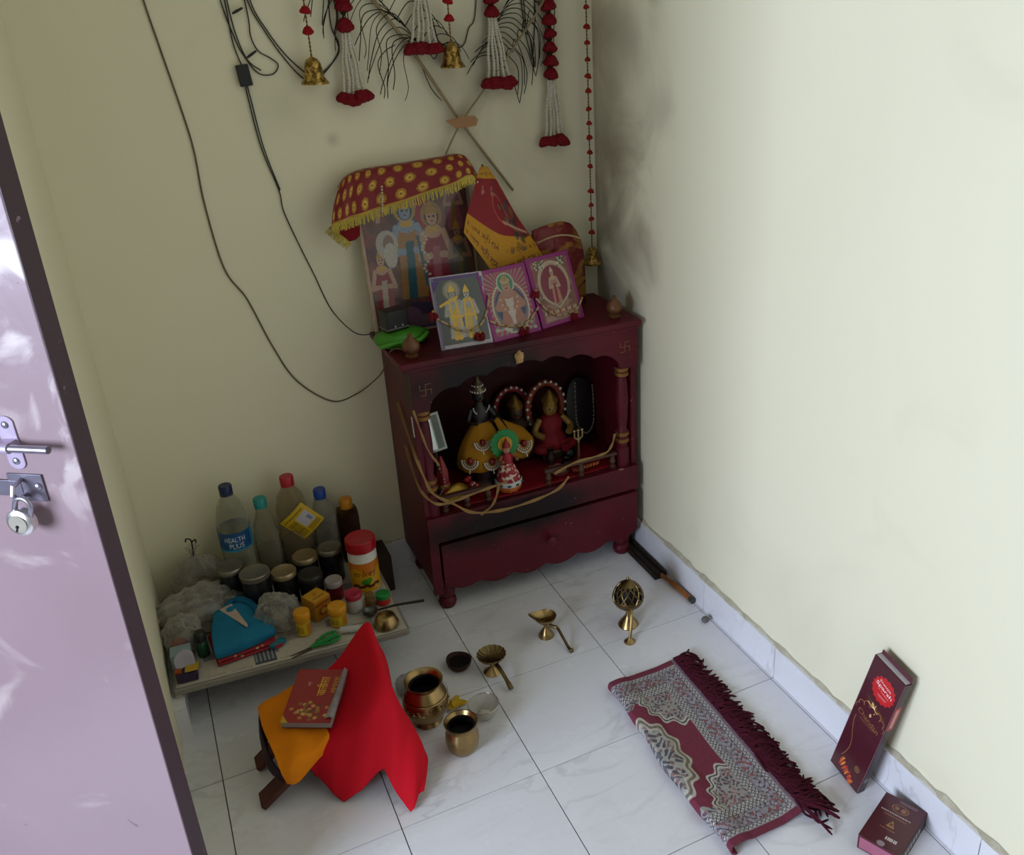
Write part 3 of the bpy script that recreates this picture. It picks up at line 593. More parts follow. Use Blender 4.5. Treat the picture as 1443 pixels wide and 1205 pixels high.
fringe('gold_fringe', lambda t: Vector((.480, .212, 1.018)).lerp(Vector((.527, .23, .968)), t), .02, 60, goldf, vl, down=Vector((-.7, -.2, -.6)))
b = MB(); [b.ball(Vector((.612-.001*i, .2035+.0012*(8-i), 1.095-.0068*i)), .0030, 6) for i in range(9)]; [b.ball(pf(.73+.006*math.sin(i), 0)+Vector((.006, -.006, -.012-.0075*i)), .0030, 6) for i in range(20)]
b.build('bead_string', M('#b9ad98', .3, .2), vl, True)
# pennant
P = Paint(120, 150, '#8c0f1e')
P.rect(0, 0, 1, .30, '#c48a12'); P.rect(0, .90, 1, 1, '#b8801a'); P.rect(0, .76, 1, .9, '#c08818'); P.rect(0, .745, 1, .755, '#6a0c16')
for cy in (.20, .09): P.text('॥ जय श्री राम ॥ जय श्री राम ॥', .5, cy, .92, .085, '#4a1810')
P.text('जय श्री राम', .5, .83, .7, .10, '#3a1410')
for x in (.28, .58): P.text('ॐ', x, .63, .10, .09, '#c99a86')
for _ in range(60): P.ell(.80+.10*rng.standard_normal()*.7, .45+.10*rng.standard_normal(), .03, .025, ['#4a2a16', '#7a5a2a', '#2c3c4a', '#8a3a24', '#241610'][int(rng.random()*5)], 0, .7)
P.ring(.64, .50, .12, .12, .14, '#a8584a'); P.line(.62, .40, .95, .34, .012, '#b9907a'); P.grain(.1)
net = [[(.791, .175, .970), (.828, .160, .905), (.869, .150, .846), (.94, .165, .862), (1.01, .19, .868)], [(.806, .19, 1.005), (.845, .175, .968), (.888, .170, .935), (.94, .18, .925), (.985, .2, .92)],
       [(.828, .205, 1.045), (.852, .196, 1.03), (.876, .192, 1.02), (.91, .2, 1.005), (.948, .21, .985)], [(.850, .22, 1.088), (.862, .215, 1.086), (.876, .213, 1.084), (.890, .216, 1.082), (.904, .222, 1.078)], [(.864, .228, 1.112), (.869, .226, 1.114), (.875, .225, 1.115), (.881, .226, 1.114), (.886, .228, 1.110)]]
pfl = patch(net); pn = P.build('pennant', lambda u, v: pfl(u, v), rough=.6, at=(.9, .18, .85), solid=.0012); tag(pn, 'red pennant with yellow lettered bands standing behind the small pictures', 'flag')
MB().tube([(.874, .232, ZT), (.874, .236, 1.118)], .003, 8).build('flag_stick', M('#7a5a34', .6), pn, True)
k = thing('foil_gift_bag', 'shiny red and gold bag standing behind the pink framed pictures', 'bag', (1.055, .225, ZT))
t = NT('red_foil'); c = t.coord(); t.set(t.mix(t.ramp(t.noise(14, 3, 1, c), .5, .6), '#6e1018', '#9a6a2c'), .22, .25); t.bump(t.noise(30, 4, 1, c), .8, .004)
MB().grid(patch([[(-.065, -.02, 0), (-.02, -.03, 0), (.03, -.03, 0), (.08, -.015, 0)], [(-.07, -.022, .09), (-.02, -.036, .09), (.03, -.034, .09), (.082, -.015, .09)], [(-.068, -.016, .19), (-.02, -.022, .195), (.03, -.02, .195), (.074, -.012, .175)], [(-.062, .0, .212), (-.02, .0, .222), (.02, .0, .226), (.046, .0, .22)], [(-.065, .02, .10), (-.02, .03, .10), (.03, .03, .1), (.075, .02, .1)], [(-.065, .02, 0), (-.02, .025, 0), (.03, .025, 0), (.08, .015, 0)]]), 16, 30).build('bag_body', t.m, k, solid=.0015)
b = MB(); [b.ball((x, -.025-.006*math.cos(x*30), .182+.02*math.cos(x*22)), .0028, 6) for x in np.linspace(-.055, .065, 24)]; b.build('bead_trim', M('#c9b48a', .3, .4), k)
# three small pictures
P = Paint(120, 156, '#4d504c')
P.rect(0, 0, 1, .045, '#b0a8b0'); P.rect(0, .955, 1, 1, '#4c2f6e'); P.rect(0, 0, .05, 1, '#6a5a7a'); P.rect(.955, 0, 1, 1, '#b5b0b4')
P.poly([(0, .95), (0, .78), (.18, .95)], '#4c2f6e'); P.poly([(1, .95), (1, .78), (.85, .95)], '#4c2f6e')
P.ell(.36, .80, .17, .14, '#7d7a6c'); P.ell(.36, .80, .13, .11, '#9a917a')
figure(P, .36, .12, .76, '#a8a294', '#9a978c', '#c9a02c', '#d8ae38'); figure(P, .64, .13, .72, '#99948a', '#a39e92', '#c9a02c', '#d8ae38')
for (x0, y0, x1, y1) in ((.10, .60, .45, .70), (.28, .62, .32, .25), (.40, .66, .46, .30), (.58, .64, .55, .26), (.70, .66, .76, .36), (.26, .44, .50, .42), (.54, .44, .74, .43)): P.line(x0, y0, x1, y1, .018, '#d6a92e')
for x in (.32, .40, .6, .68): P.ell(x, .13, .05, .035, '#d6a92e')
P.grain(.12)
p1 = leaning('framed_picture', 'silver edged grey picture of two gilded figures on the shrine top', (.669, .052, ZT), (.795, .044, ZT), .36, .133, .178, .007, M('#a39aa8', .25, .6, n=.2), P, 'small pictures lined up on the shrine', .004, .22, .085)
def pinkpic(paint): pass
P = Paint(120, 156, '#8f7a70')
for i in range(40):
    a = 2*PI*i/40; P.poly([(.5, .62), (.5+math.cos(a)*.9, .62+math.sin(a)*.8), (.5+math.cos(a+.08)*.9, .62+math.sin(a+.08)*.8)], '#a02a56')
P.ring(.5, .42, .44, .42, .09, '#b8ad98'); P.ell(.5, .40, .40, .36, '#7a6a6c'); P.ell(.5, .44, .36, .30, '#2f4464'); P.ell(.5, .80, .21, .17, '#b9b59a'); P.ell(.5, .80, .18, .145, '#3d8068')
P.poly([(.18, .12), (.82, .12), (.70, .40), (.72, .60), (.28, .60), (.30, .40)], '#9c6a58'); P.poly([(.42, .15), (.58, .15), (.60, .62), (.40, .62)], '#b9aca0'); P.ell(.5, .64, .16, .09, '#a8786a'); P.ell(.5, .76, .10, .085, '#b08872'); P.ell(.5, .84, .115, .05, '#b59a72'); P.ell(.5, .88, .07, .05, '#a88a5a'); P.ell(.5, .72, .035, .012, '#7a3a30')
for s_ in (-1, 1): P.line(.5+s_*.16, .60, .5+s_*.30, .44, .06, '#a5745f'); P.line(.5+s_*.30, .44, .5+s_*.10, .40, .05, '#a5745f'); P.ell(.5+s_*.14, .20, .10, .14, '#a06a5a'); P.ell(.5+s_*.035, .77, .014, .010, '#201512')
for i in range(26): P.ell(rng.random(), .02+.14*rng.random(), .05, .025, ['#a8a498', '#5a6a70', '#c4beb0', '#7a6a62'][i % 4], 0, .8)
for i in range(9): P.ell(.5+.2*math.cos(PI+PI*i/8), .56+.22*math.sin(PI+PI*i/8), .016, .012, '#cfc8bc')
P.grain(.14)
pink = M('#8f2a72', .35, n=.12)
p2 = leaning('framed_picture', 'pink framed picture of one seated figure with a green halo', (.801, .040, ZT), (.942, .064, ZT), .38, .140, .178, .007, pink, P, 'small pictures lined up on the shrine', .011, .3, .085)
P = Paint(120, 156, '#85564e')
for i in range(50): P.ell(rng.random(), rng.random(), .05, .04, ['#a08a74', '#6a3f3c', '#4a5a48', '#a86a5a'][i % 4], 0, .45)
P.ell(.5, .60, .42, .36, '#b09a84'); P.ell(.5, .58, .35, .31, '#7f3040'); P.poly([(.12, .28), (.88, .28), (.5, .12)], '#9a7a66'); P.rect(.06, .02, .94, .10, '#a8827a'); P.rect(.06, .10, .94, .20, '#8c6a5a')
figure(P, .5, .28, .58, '#b07c70', '#b59888', '#8f3038', '#c0a890'); P.line(.12, .42, .5, .20, .012, '#b9a890'); P.line(.88, .42, .5, .20, .012, '#b9a890')
for i in range(24): a = PI*i/23; P.ell(.5+.39*math.cos(a), .62+.33*math.sin(a), .018, .014, '#c4b49a')
for i in range(30): P.ell(.1+.25*rng.random(), .86+.12*rng.random(), .02, .014, ['#46603c', '#c9c4b4'][i % 2]); P.ell(.65+.25*rng.random(), .86+.12*rng.random(), .02, .014, ['#46603c', '#c9c4b4'][i % 2])
for i in range(16): P.ell(.08+.84*i/15, .15, .022, .03, ['#b9b2a4', '#9a3a3c', '#c8a05a'][i % 3])
P.grain(.14)
p3 = leaning('framed_picture', 'pink framed picture of a standing figure inside an oval arch', (.945, .068, ZT), (1.082, .103, ZT), .36, .140, .182, .007, pink, P, 'small pictures lined up on the shrine', .011, .3, .085)
def mala(pic, label, pts, tas):
    mw = pic.matrix_world; Q = [mw @ Vector((x, -.004, z)) for x, z in pts]; Pp = smoothpath(Q, 10)
    k = thing('bead_garland', label, 'garland', tuple(Pp[len(Pp)//2]), 'bead garlands on the small pictures'); b = MB(); g = MB(); acc = 0
    for i, p in enumerate(Pp):
        (b if (i//2) % 3 else g).ball(p, .0032 if (i//2) % 3 else .0026, 6)
    b.build('light_bead', M('#b79a78', .35, .1), k, True); g.build('gold_bead', M('#9a7430', .35, .6), k, True)
    for x, z in tas:
        c_ = mw @ Vector((x, -.007, z)); tt = MB()
        for _ in range(14): tt.ball(c_+Vector((random.uniform(-.009, .009), random.uniform(-.004, .001), random.uniform(-.010, .006))), .0055, 6)
        tt.build('red_tassel', M('#6e0c18', .7, n=.3), k, True)
        MB().ball(c_+Vector((0, -.003, .010)), .004, 8).build('tassel_bead', M('#b38a3c', .35, .6), k, True)
mala(p1, 'bead garland drooping across the grey gilded picture', [(-.006, .085), (.02, .065), (.06, .040), (.10, .045), (.125, .075), (.138, .115)], [(.098, .022), (-.006, .088)])
mala(p2, 'bead garland drooping across the green-halo picture', [(.0, .055), (.03, .038), (.075, .026), (.11, .034), (.142, .058)], [(.085, .012)])
mala(p3, 'bead garland drooping across the oval-arch picture', [(-.002, .085), (.02, .05), (.05, .025), (.085, .022), (.12, .028), (.143, .05)], [(.0, .092), (.105, .010)])
# green bundle with a black adapter box on it
k = thing('green_pouch', 'bright green cloth pouch slumped on the left end of the shrine top', 'pouch', (.600, .150, ZT))
MB().lathe([(.045, 0), (.062, .006), (.068, .018), (.062, .03), (.045, .038), (.02, .041), (0, .041)], 36, mat=Matrix.Diagonal((1, .62, 1, 1)), rib=lambda a, z: 1+.06*math.sin(3*a+1)+.04*math.sin(7*a+z*90)).build('pouch_body', M('#3f8a1e', .45, n=.3, scale=25, bump=.4), k)
MB().tube(smoothpath([(-.06, -.03, .012), (-.02, -.046, .022), (.03, -.045, .02), (.06, -.03, .03)]), .005, 8).build('pouch_fold', M('#4c9a28', .45, n=.2), k)
k = thing('black_charger', 'black power adapter resting on the green pouch', 'adapter', (.588, .152, ZT+.0415), rot=(0, 0, .25))
MB().box((-.030, -.02, 0), (.030, .02, .052)).build('case', M('#121214', .45, n=.2), k, bevel=.004); MB().box((-.0305, -.0205, .006), (.0305, .0205, .009)).build('seam', M('#6a6660', .5), k)
for x in (-.01, .01): MB().box((x-.002, -.0235, .012), (x+.002, -.02, .016)).build('prong', M('#9a9488', .3, .8), k)

# ---------------------------------------------------------------- hanging on the back wall
YH = .283; nailm = M('#5a5450', .4, .8)
ro = MB()
for (rr, z0, tw, n_) in ((1., -.002, 0, 6), (.82, .002, .5, 6), (.6, .006, .2, 5), (.36, .009, .7, 4)):
    for i in range(n_):
        a = 2*PI*i/n_+tw; c_ = Vector((math.cos(a)*.0075*rr, math.sin(a)*.0075*rr, z0*.9)); ro.ball(c_, .0085*(.75+.25*rr), 8, (1, 1, .72))
ROSE = ro.mesh('rose', M('#780e1c', .7, n=.35, scale=120, bump=.5), True)
ROSE2 = ro.mesh('rose', M('#9c1418', .7, n=.3, scale=120, bump=.5), True)
def rose(parent, p, sc, me=ROSE, name='rose', flip=0):
    o = bpy.data.objects.new(name, me); COL.objects.link(o); o.parent = parent; o.location = Vector(p)-root(parent).location; o.scale = (sc,)*3
    o.rotation_euler = (random.uniform(-.3, .3)+flip, random.uniform(-.3, .3), random.random()*6); return o
def nail(parent, x, z): MB().tube([(x, YB-.002, z), (x, YH-.006, z+.002)], .0016, 8).lathe([(.0035, 0), (.0035, .001)], 10, mat=Matrix.Translation((x, YH-.006, z)) @ Matrix.Rotation(PI/2, 4, 'X')).build('nail', nailm, parent, True)
white = M('#c9c3b2', .8, n=.15)
def garland(label, x0, rz, z_str, z_end, spread, nstr, xe):
    """roses on a cord, then a skirt of white strands ending in a row of roses"""
    k = thing('rose_garland', label, 'garland', (x0, YH, z_end), 'rose garlands hanging on the back wall')
    MB().tube([(x0, YH, 1.64), (x0, YH, z_str)], .0018, 6).build('cord', M('#2c3420', .7), k, True); nail(k, x0, 1.638)
    for z in rz:
        rose(k, (x0+random.uniform(-.002, .002), YH-.006, z), random.uniform(1.15, 1.35)); MB().lathe([(.002, -.016), (.008, -.008), (.003, 0)], 8, (x0, YH-.004, z-.004)).build('calyx', M('#27301c', .7), k, True)
    for i in range(nstr):
        u = i/(nstr-1)-.5; pts = [(x0+u*.018+(xe-x0+u*spread-u*.018)*t**1.15+.0015*math.sin(9*t+i), YH-.008-.004*(i % 2), z_str+(z_end+.012-z_str)*t) for t in np.linspace(0, 1, 40)]
        MB().tube(pts, [.0027+.0017*(q % 2) for q in range(40)], 6).build('white_strand', white, k, True)
        rose(k, (xe+u*spread*1.05, YH-.008-.006*(i % 2), z_end+random.uniform(-.004, .004)), random.uniform(1.15, 1.35))
    return k
garland('rose garland with white strands right beside the gold bell near the adapter cable', .588, (1.50, 1.485, 1.444), 1.432, 1.288, .050, 5, .589)
garland('rose garland with white strands over the thick feather quill', .770, (1.56,), 1.53, 1.389, .060, 5, .765)
garland('rose garland with white strands between bell and thin feather stick', .941, (1.492, 1.462), 1.452, 1.302, .056, 5, .948)
garland('long rose garland of six blooms beside the corner bead string', 1.090, (1.50, 1.472, 1.440, 1.408, 1.376, 1.344, 1.314), 1.302, 1.150, .050, 5, 1.092)
t = NT('gold_bell_foil'); c = t.coord(); t.set(t.mix(t.ramp(t.noise(110, 3, .5, c), .4, .62), '#6f5420', '#c9a45c'), .3, .85); t.bump(t.noise(120, 3, 0, c), .6, .002); BELLM = t.m
def bell(label, x, z_top, zs, sc=1., tilt=0, zhang=1.62, flower=ROSE2, fs=.8):
    H = .058*sc; k = thing('hanging_bell', label, 'bell', (x, YH-.02, z_top-H), 'gold bells hanging on the back wall')
    MB().lathe([(.030, 0), (.0305, .004), (.027, .008), (.0215, .016), (.0195, .032), (.0175, .044), (.012, .053), (.004, .057), (.003, .058)][::1], 28, mat=Matrix.Diagonal((sc, sc, sc, 1))).lathe([(.0275*sc, .003*sc), (.02*sc, .012*sc), (.017*sc, .032*sc), (0, .05*sc)], 20, cap=False).build('bell_body', BELLM, k)
    MB().tube([(0, 0, .045*sc), (0, 0, .006*sc)], .0015, 6).ball((0, 0, .004*sc), .006*sc, 8).build('clapper', gold, k)
    n_ = int((zhang-z_top)/.0042); pts = [(x, YH-.02+(.012 if i > n_*.9 else 0), z_top-.001+(zhang-z_top)*i/n_) for i in range(n_+1)]
    MB().tube(pts, [.0012+.0012*(i % 2) for i in range(n_+1)], 6).build('bead_chain', M('#6f5426', .4, .6), k, True)
    for z in zs: rose(k, (x, YH-.021, z), fs*random.uniform(.9, 1.1), flower, 'red_flower')
    nail(k, x, zhang); return k
bell('gold bell under red flowers between the cable box and a rose garland', .502, 1.385, (1.545, 1.478, 1.437), 1.0)
bell('gold bell beside the rose garland that covers the feather quill', .828, 1.402, (1.55, 1.490, 1.452), .98)
orange = ro.mesh('marigold', M('#92240f', .7, n=.3, scale=120), True)
bell('small copper bell at the end of the long bead string in the corner', 1.187, .862, (1.54, 1.50, 1.468, 1.422, 1.385, 1.345, 1.305, 1.269, 1.225, 1.189, 1.153, 1.115, 1.079, 1.013, .975, .938, .901), .85, flower=orange, fs=.56)
# crossed feathers
quill = M('#8a7a5a', .5, n=.25)
barbm = M('#262820', .6)
def feather(name, label, pts, r0, r1, barbs):
    P_ = smoothpath(pts, 8); k = thing(name, label, 'feather', tuple(P_[-1])); n_ = len(P_)
    MB().tube(P_, [r0+(r1-r0)*i/(n_-1) for i in range(n_)], 8).build('quill', quill, k, True)
    b = MB()
    for pp in barbs: b.tube(smoothpath([(x, YH+random.uniform(-.01, .006), z) for x, z in pp], 6), [.0011]*(6*(len(pp)-1))+[.0006], 4)
    tag(b.build('barbs', barbm, k, True), kind='stuff'); return k
B1 = []
for i in range(22):
    s_ = i/21; x, z = .62+.17*s_, 1.555-.19*s_; L = .085+.025*math.sin(i*1.7)
    B1.append([(x, z), (x-.035, z+.030+.01*math.sin(i)), (x-.075, z+.010), (x-L-.01, z-.055-.012*math.sin(2.1*i)), (x-L-.018, z-.09)])
    if i % 2: B1.append([(x, z), (x+.03, z+.035), (x+.065, z+.028), (x+.085, z-.005)])
B1 += [[(.70, 1.40), (.672, 1.388), (.655, 1.36), (.664, 1.31), (.657, 1.285)], [(.76, 1.345), (.775, 1.30), (.80, 1.27)], [(.72, 1.41), (.78, 1.395), (.825, 1.40)]]
feather('long_feather', 'long peacock feather with thick pale quill and dark curling barbs', [(.60, YH, 1.58), (.66, YH, 1.495), (.72, YH, 1.412), (.764, YH, 1.345), (.842, YH-.003, 1.218), (.971, YH, 1.036)], .0052, .0034, B1)
B2 = []
for i in range(15):
    s_ = i/14; x, z = 1.075-.11*s_, 1.485-.145*s_; B2.append([(x, z), (x-.03, z+.025), (x-.065, z+.022), (x-.095, z-.006+.01*math.sin(3*i))]); B2.append([(x, z), (x+.006, z+.03), (x+.03+.008*math.sin(i), z+.01), (x+.04, z-.05), (x+.03, z-.10)] if i % 2 else [(x, z), (x+.02, z-.03), (x+.025+.01*math.sin(i), z-.09)])
feather('thin_feather', 'thin feather stick crossing the thick quill, dark barbs at its top', [(1.10, YH-.008, 1.52), (1.049, YH-.008, 1.448), (.923, YH-.009, 1.307), (.842, YH-.0095, 1.218), (.795, YH-.006, 1.144)], .0028, .0024, B2)
tp_ = MB().prism([(-.043, .006), (-.018, -.014), (.006, -.014), (.036, -.012), (.042, .002), (.034, .012), (.006, .013), (.002, .02), (-.004, .011)], .0008, Matrix(((1, 0, 0, 0), (0, 0, -1, 0), (0, 1, 0, 0), (0, 0, 0, 1)))).build('packing_tape', M('#9a6a3a', .35, n=.2), smooth=False); tp_.location = (.842, YH-.0135, 1.219); tag(tp_, 'brown tape piece holding the crossed feathers to the wall', 'tape')
# cables
def cable(name, label, pts, r=.0017, mat=None, y=YB-.003, **kw):
    P_ = smoothpath([(p[0], p[2] if len(p) > 2 else y, p[1]) for p in pts], 8); o = MB().tube(P_, r, 6).build(name, mat or M('#3a352a', .5), at=tuple(P_[-1])); return tag(o, label, 'cable', **kw)
cable('thin_cable', 'thin olive cable hanging in a long loop from above to the shrine', [(.18, 1.60), (.187, 1.507), (.202, 1.398), (.218, 1.283), (.226, 1.201), (.226, 1.084), (.241, .932), (.278, .852), (.315, .728), (.358, .625), (.436, .55), (.501, .556), (.54, .60, .25), (.548, .66, .16), (.562, .731, .10), (.60, .7245, .085)], .0019, M('#5c5334', .5))
k = thing('string_lights', 'dark string light wire with tiny bulbs and a black control box', 'string lights', (.357, YB, 1.30))
def wire(pts, par=k, r=.0014, y=YB-.004): return MB().tube(smoothpath([(p[0], p[2] if len(p) > 2 else y, p[1]) for p in pts], 8), r, 6).build('wire', M('#23221c', .5), par, True)
wire([(.335, 1.60), (.344, 1.503), (.346, 1.42), (.357, 1.369)]); wire([(.357, 1.336), (.358, 1.303), (.368, 1.196), (.391, 1.098), (.394, 1.048), (.418, .961), (.441, .887), (.470, .792), (.512, .735, .26), (.545, .745, .20), (.568, .766, .165)]); wire([(.360, 1.336), (.363, 1.303), (.373, 1.196), (.394, 1.098)])
wire([(.328, 1.60), (.336, 1.50), (.352, 1.425), (.365, 1.39), (.388, 1.355), (.418, 1.351), (.433, 1.369), (.418, 1.385), (.396, 1.40), (.385, 1.43), (.386, 1.475), (.378, 1.60)]); wire([(.345, 1.60), (.35, 1.48), (.358, 1.42), (.372, 1.38), (.395, 1.36)])
wire([(.386, 1.60), (.391, 1.50), (.417, 1.438), (.446, 1.386), (.478, 1.343), (.50, 1.335), (.525, 1.342), (.563, 1.381), (.572, 1.41), (.560, 1.455), (.571, 1.60)]); wire([(.394, 1.60), (.396, 1.50), (.424, 1.435), (.452, 1.39), (.484, 1.355), (.50, 1.348), (.53, 1.35), (.57, 1.39), (.566, 1.43), (.578, 1.47), (.582, 1.60)])
wire([(.77, 1.60), (.80, 1.44), (.812, 1.40), (.85, 1.388), (.872, 1.395), (.886, 1.429), (.905, 1.46), (.923, 1.60)]); wire([(1.03, 1.60), (1.035, 1.44), (1.045, 1.40), (1.05, 1.36), (1.055, 1.40), (1.062, 1.47), (1.056, 1.60)]); wire([(1.02, 1.60), (1.028, 1.46), (1.036, 1.40), (1.047, 1.352)])
cb = MB().box((-.0135, -.012, -.0225), (.0135, 0, .0225), Matrix.Rotation(-.09, 4, 'Y')).build('control_box', M('#1c1e1e', .45), k, bevel=.002); cb.location = (0, -.0015, .052)
for x, z, a in ((.372, 1.485, -2.0), (.386, 1.398, -2.1), (1.05, 1.352, -3.1)):
    dv = Vector((math.sin(a), -.2, math.cos(a))).normalized(); p = Vector((x, YB-.008, z)); MB().tube([p-dv*.006, p+dv*.010, p+dv*.020], [.0022, .0032, .0022], 8).build('bulb', M('#161614', .4), k, True)
# ---------------------------------------------------------------- low stone slab with supplies
ZSL = .115
sl = thing('stone_slab', 'low grey stone slab shelf resting on the skirting in the corner', 'shelf', (.2, .08, SK+.001))
poly = [(-.060, -.106), (.458, -.149), (.466, -.144), (.467, .283), (-.060, .283)]
MB().prism(poly, ZSL-SK-.011, Matrix.Translation((0, 0, SK+.010))).build('slab_board', M('#8a8378', .5, n=.25, scale=25), sl, True, False, bevel=.003)
MB().box((.36, .10, 0), (.44, .28, SK+.002)).build('support_brick', M('#6a4c40', .8, n=.3), sl, True, False, bevel=.003)
MB().box((-.060, -.10, SK+.0005), (-.045, .28, SK+.010)).build('mortar_pad', mortar, sl, True, False)
MB().box((.36, .10, SK+.002), (.44, .28, SK+.010)).build('mortar_pad', mortar, sl, True, False)
wb = MB().box((-.021, -.048, 0), (.021, .048, .112)).build('wood_block', M('#3a2b22', .75, n=.35, scale=30), smooth=False, bevel=.003); wb.location = (.491, .236, 0); tag(wb, 'dark brown wooden block standing on the floor beside the slab', 'block')
# newspaper
P = Paint(230, 150, '#b3aa9a')
for cx_ in range(9):
    x0 = .02+cx_*.108
    y = .03
    while y < .97:
        L = .09*rng.uniform(.75, 1); P.rect(x0, y, x0+L, y+.004, '#6e675c', .55); y += .0135
    for _ in range(2):
        y = rng.uniform(.05, .85); P.rect(x0, y, x0+.095, y+.07, ['#8f8478', '#c4bcae', '#6d6a70'][int(rng.random()*3)], .85)
P.rect(.33, .03, .42, .16, '#3b3f4c'); [P.rect(.335+.017*i, .05, .343+.017*i, .15, '#8b8a8c') for i in range(5)]; P.rect(.60, .06, .66, .12, '#8a4040'); P.rect(.72, .10, .80, .16, '#b0402c', .4); P.grain(.1)
npf = lambda u, v: Vector((-.054+u*.512, (-.101-.043*u)*(1-v)+v*.27, ZSL+.0008+.0006*math.sin(u*23)*math.sin(v*17)))
o = P.build('newspaper', npf, rough=.8, at=(.2, .08, ZSL+.0005)); tag(o, 'newspaper sheet spread over the stone slab', 'newspaper')
q = o.modifiers.new('s', 'SOLIDIFY'); q.thickness = .0006; q.offset = -1
ZI = ZSL+.0028
def bottle(label, x, y, h, r, cap, tint, liquid, fill, prof, capcol, rib=None, capr=.0155, n=32, name='water_bottle'):
    k = thing(name, label, 'bottle', (x, y, ZI), 'bottles along the back of the slab')
    pr = [(a*r, b*h) for a, b in prof]
    MB().lathe(pr+[(capr*.82, h-.018)], n, rib=rib).build('bottle_body', clear(tint, .16, .2, .55), k)
    if liquid:
        q = [(max(a-.0015, .001), b+.0015) for a, b in pr if b < fill*h]; q += [(q[-1][0], fill*h), (.0005, fill*h+.0003)]
        MB().lathe(q, n, rib=rib).build('liquid', liquid, k)
    c_ = MB().lathe([(capr*.98, h-.022), (capr, h-.018), (capr, h-.002), (capr*.9, h), (0, h)], 36, rib=lambda a, z: 1+.025*math.cos(18*a)).build('cap', M(capcol, .4, n=.08), k)
    MB().lathe([(capr*1.03, h-.026), (capr*1.03, h-.022)], 24, cap=False).build('cap_ring', M(capcol, .4, n=.08), c_)
    return k
std = [(.0, .01), (.85, 0), (1, .03), (1, .30), (.93, .34), (1, .38), (1, .62), (.93, .70), (.70, .82), (.42, .88), (.40, .915)]
k1 = bottle('tall bottle with a blue printed label and dark blue cap', .140, .225, .300, .039, 0, '#bcbba8', clear('#c9c8a8', .10, .2, .2), .58, [(.0, .01), (.85, 0), (1, .03), (.96, .10), (1, .13), (.96, .20), (1, .23), (.97, .33), (1, .40), (1, .62), (.95, .70), (.72, .82), (.42, .89), (.40, .925)], '#15204a')
P = Paint(200, 60, '#1c4c7c'); P.rect(0, .0, 1, .10, '#2f8ab0'); P.rect(.62, 0, .80, 1, '#3590b4'); P.rect(.1, .0, .12, 1, '#2a6a96')
P.text('HEALTH', .44, .64, .20, .26, '#cfd6d8'); P.text('PLUS', .45, .30, .14, .26, '#cfd6d8'); P.grain(.06)
def wrap(r, z0, z1, a0=-PI*1.5, a1=PI*.5, tilt=0): return lambda u, v: (r*math.cos(a0+(a1-a0)*u), r*math.sin(a0+(a1-a0)*u), z0+(z1-z0)*v+tilt*math.sin(a0+(a1-a0)*u))
P.build('label', wrap(.0398, .130, .182, -PI*1.42, PI*.58), k1, rough=.3)
bottle('ribbed clear bottle with a teal cap', .212, .222, .245, .030, 0, '#b9b29c', clear('#a89c84', .12, .2, .2), .42, [(.0, .01), (.9, 0), (1, .03)]+[(1-.05*(i % 2), .08+.035*i) for i in range(15)]+[(.85, .70), (.62, .80), (.46, .87), (.45, .90)], '#1d8c86')
k3 = bottle('large clear oil bottle with a red cap and loose yellow sticker', .285, .228, .285, .040, 0, '#b3a384', clear('#4a2a14', .75, .2, .3), .36, [(.0, .01), (.9, 0), (1, .03), (1, .55), (.97, .68), (.78, .80), (.48, .87), (.40, .90)], '#b01824', capr=.017, name='oil_bottle')
P = Paint(60, 70, '#c4a012'); P.rect(.42, .28, .86, .74, '#b3afb4'); P.rect(.70, .34, .82, .56, '#7c7c9a'); [P.rect(.08+.09*i, .82, .13+.09*i, .88, '#6b5410') for i in range(9)]; [P.rect(.07, .08+.06*i, .36, .115+.06*i, '#6b5410') for i in range(11)]; [P.rect(.45, .08+.06*i, .9, .11+.06*i, '#6b5410') for i in range(3)]
MS = Matrix.Translation((.016, 0, .168)) @ Matrix.Rotation(-.70, 4, 'Y')
P.build('sticker', lambda u, v: tuple(MS @ Vector(((u-.5)*.076, -.0405-.012*(u-.45)**2*4-.004+.018*abs(u-.5)**2*4, (v-.5)*.080))), k3, rough=.4, solid=.0004)
bottle('clear bottle with swirled grooves and a bright blue cap', .358, .222, .230, .030, 0, '#bdb9ac', clear('#9a9486', .15, .2, .2), .5, std, '#123f94', rib=lambda a, z: 1+(.05*math.sin(5*a+z*90) if z < .11 else 0))
k5 = bottle('square shouldered brown bottle with an orange cap', .420, .226, .182, .028, 0, '#5a3a24', M('#3b1d10', .3), .78, [(.0, .01), (.92, 0), (1, .03), (1, .76), (.92, .82), (.5, .86), (.5, .88)], '#c47e12', rib=lambda a, z: (1/max(abs(math.cos(a)), abs(math.sin(a))))**.55 if z < .15 else 1, capr=.0165, n=40, name='syrup_bottle')
lidm = M('#8a8274', .35, .75, n=.25, scale=50); lid2 = M('#a08c6c', .35, .6, n=.25, scale=50)
def jar(label, x, y, r, h, body, lid, lh=.014, name='spice_jar', group=None, cat='jar', neck=.94, lidr=1.04):
    k = thing(name, label, cat, (x, y, ZI), group)
    MB().lathe([(r*.92, 0), (r, .003), (r, h-lh-.012), (r*neck, h-lh-.004), (r*neck, h-lh+.002)], 30).build('jar_body', body, k)
    l_ = MB().lathe([(r*lidr, h-lh), (r*lidr*1.01, h-lh+.001), (r*lidr, h-.002), (r*lidr*.94, h), (r*lidr*.86, h-.0012), (0, h-.0012)], 36, rib=lambda a, z: 1+.012*math.cos(24*a)).build('lid', lid, k); return k
jb = M('#17181a', .25, n=.3); g_ = 'dark jars with metal lids'
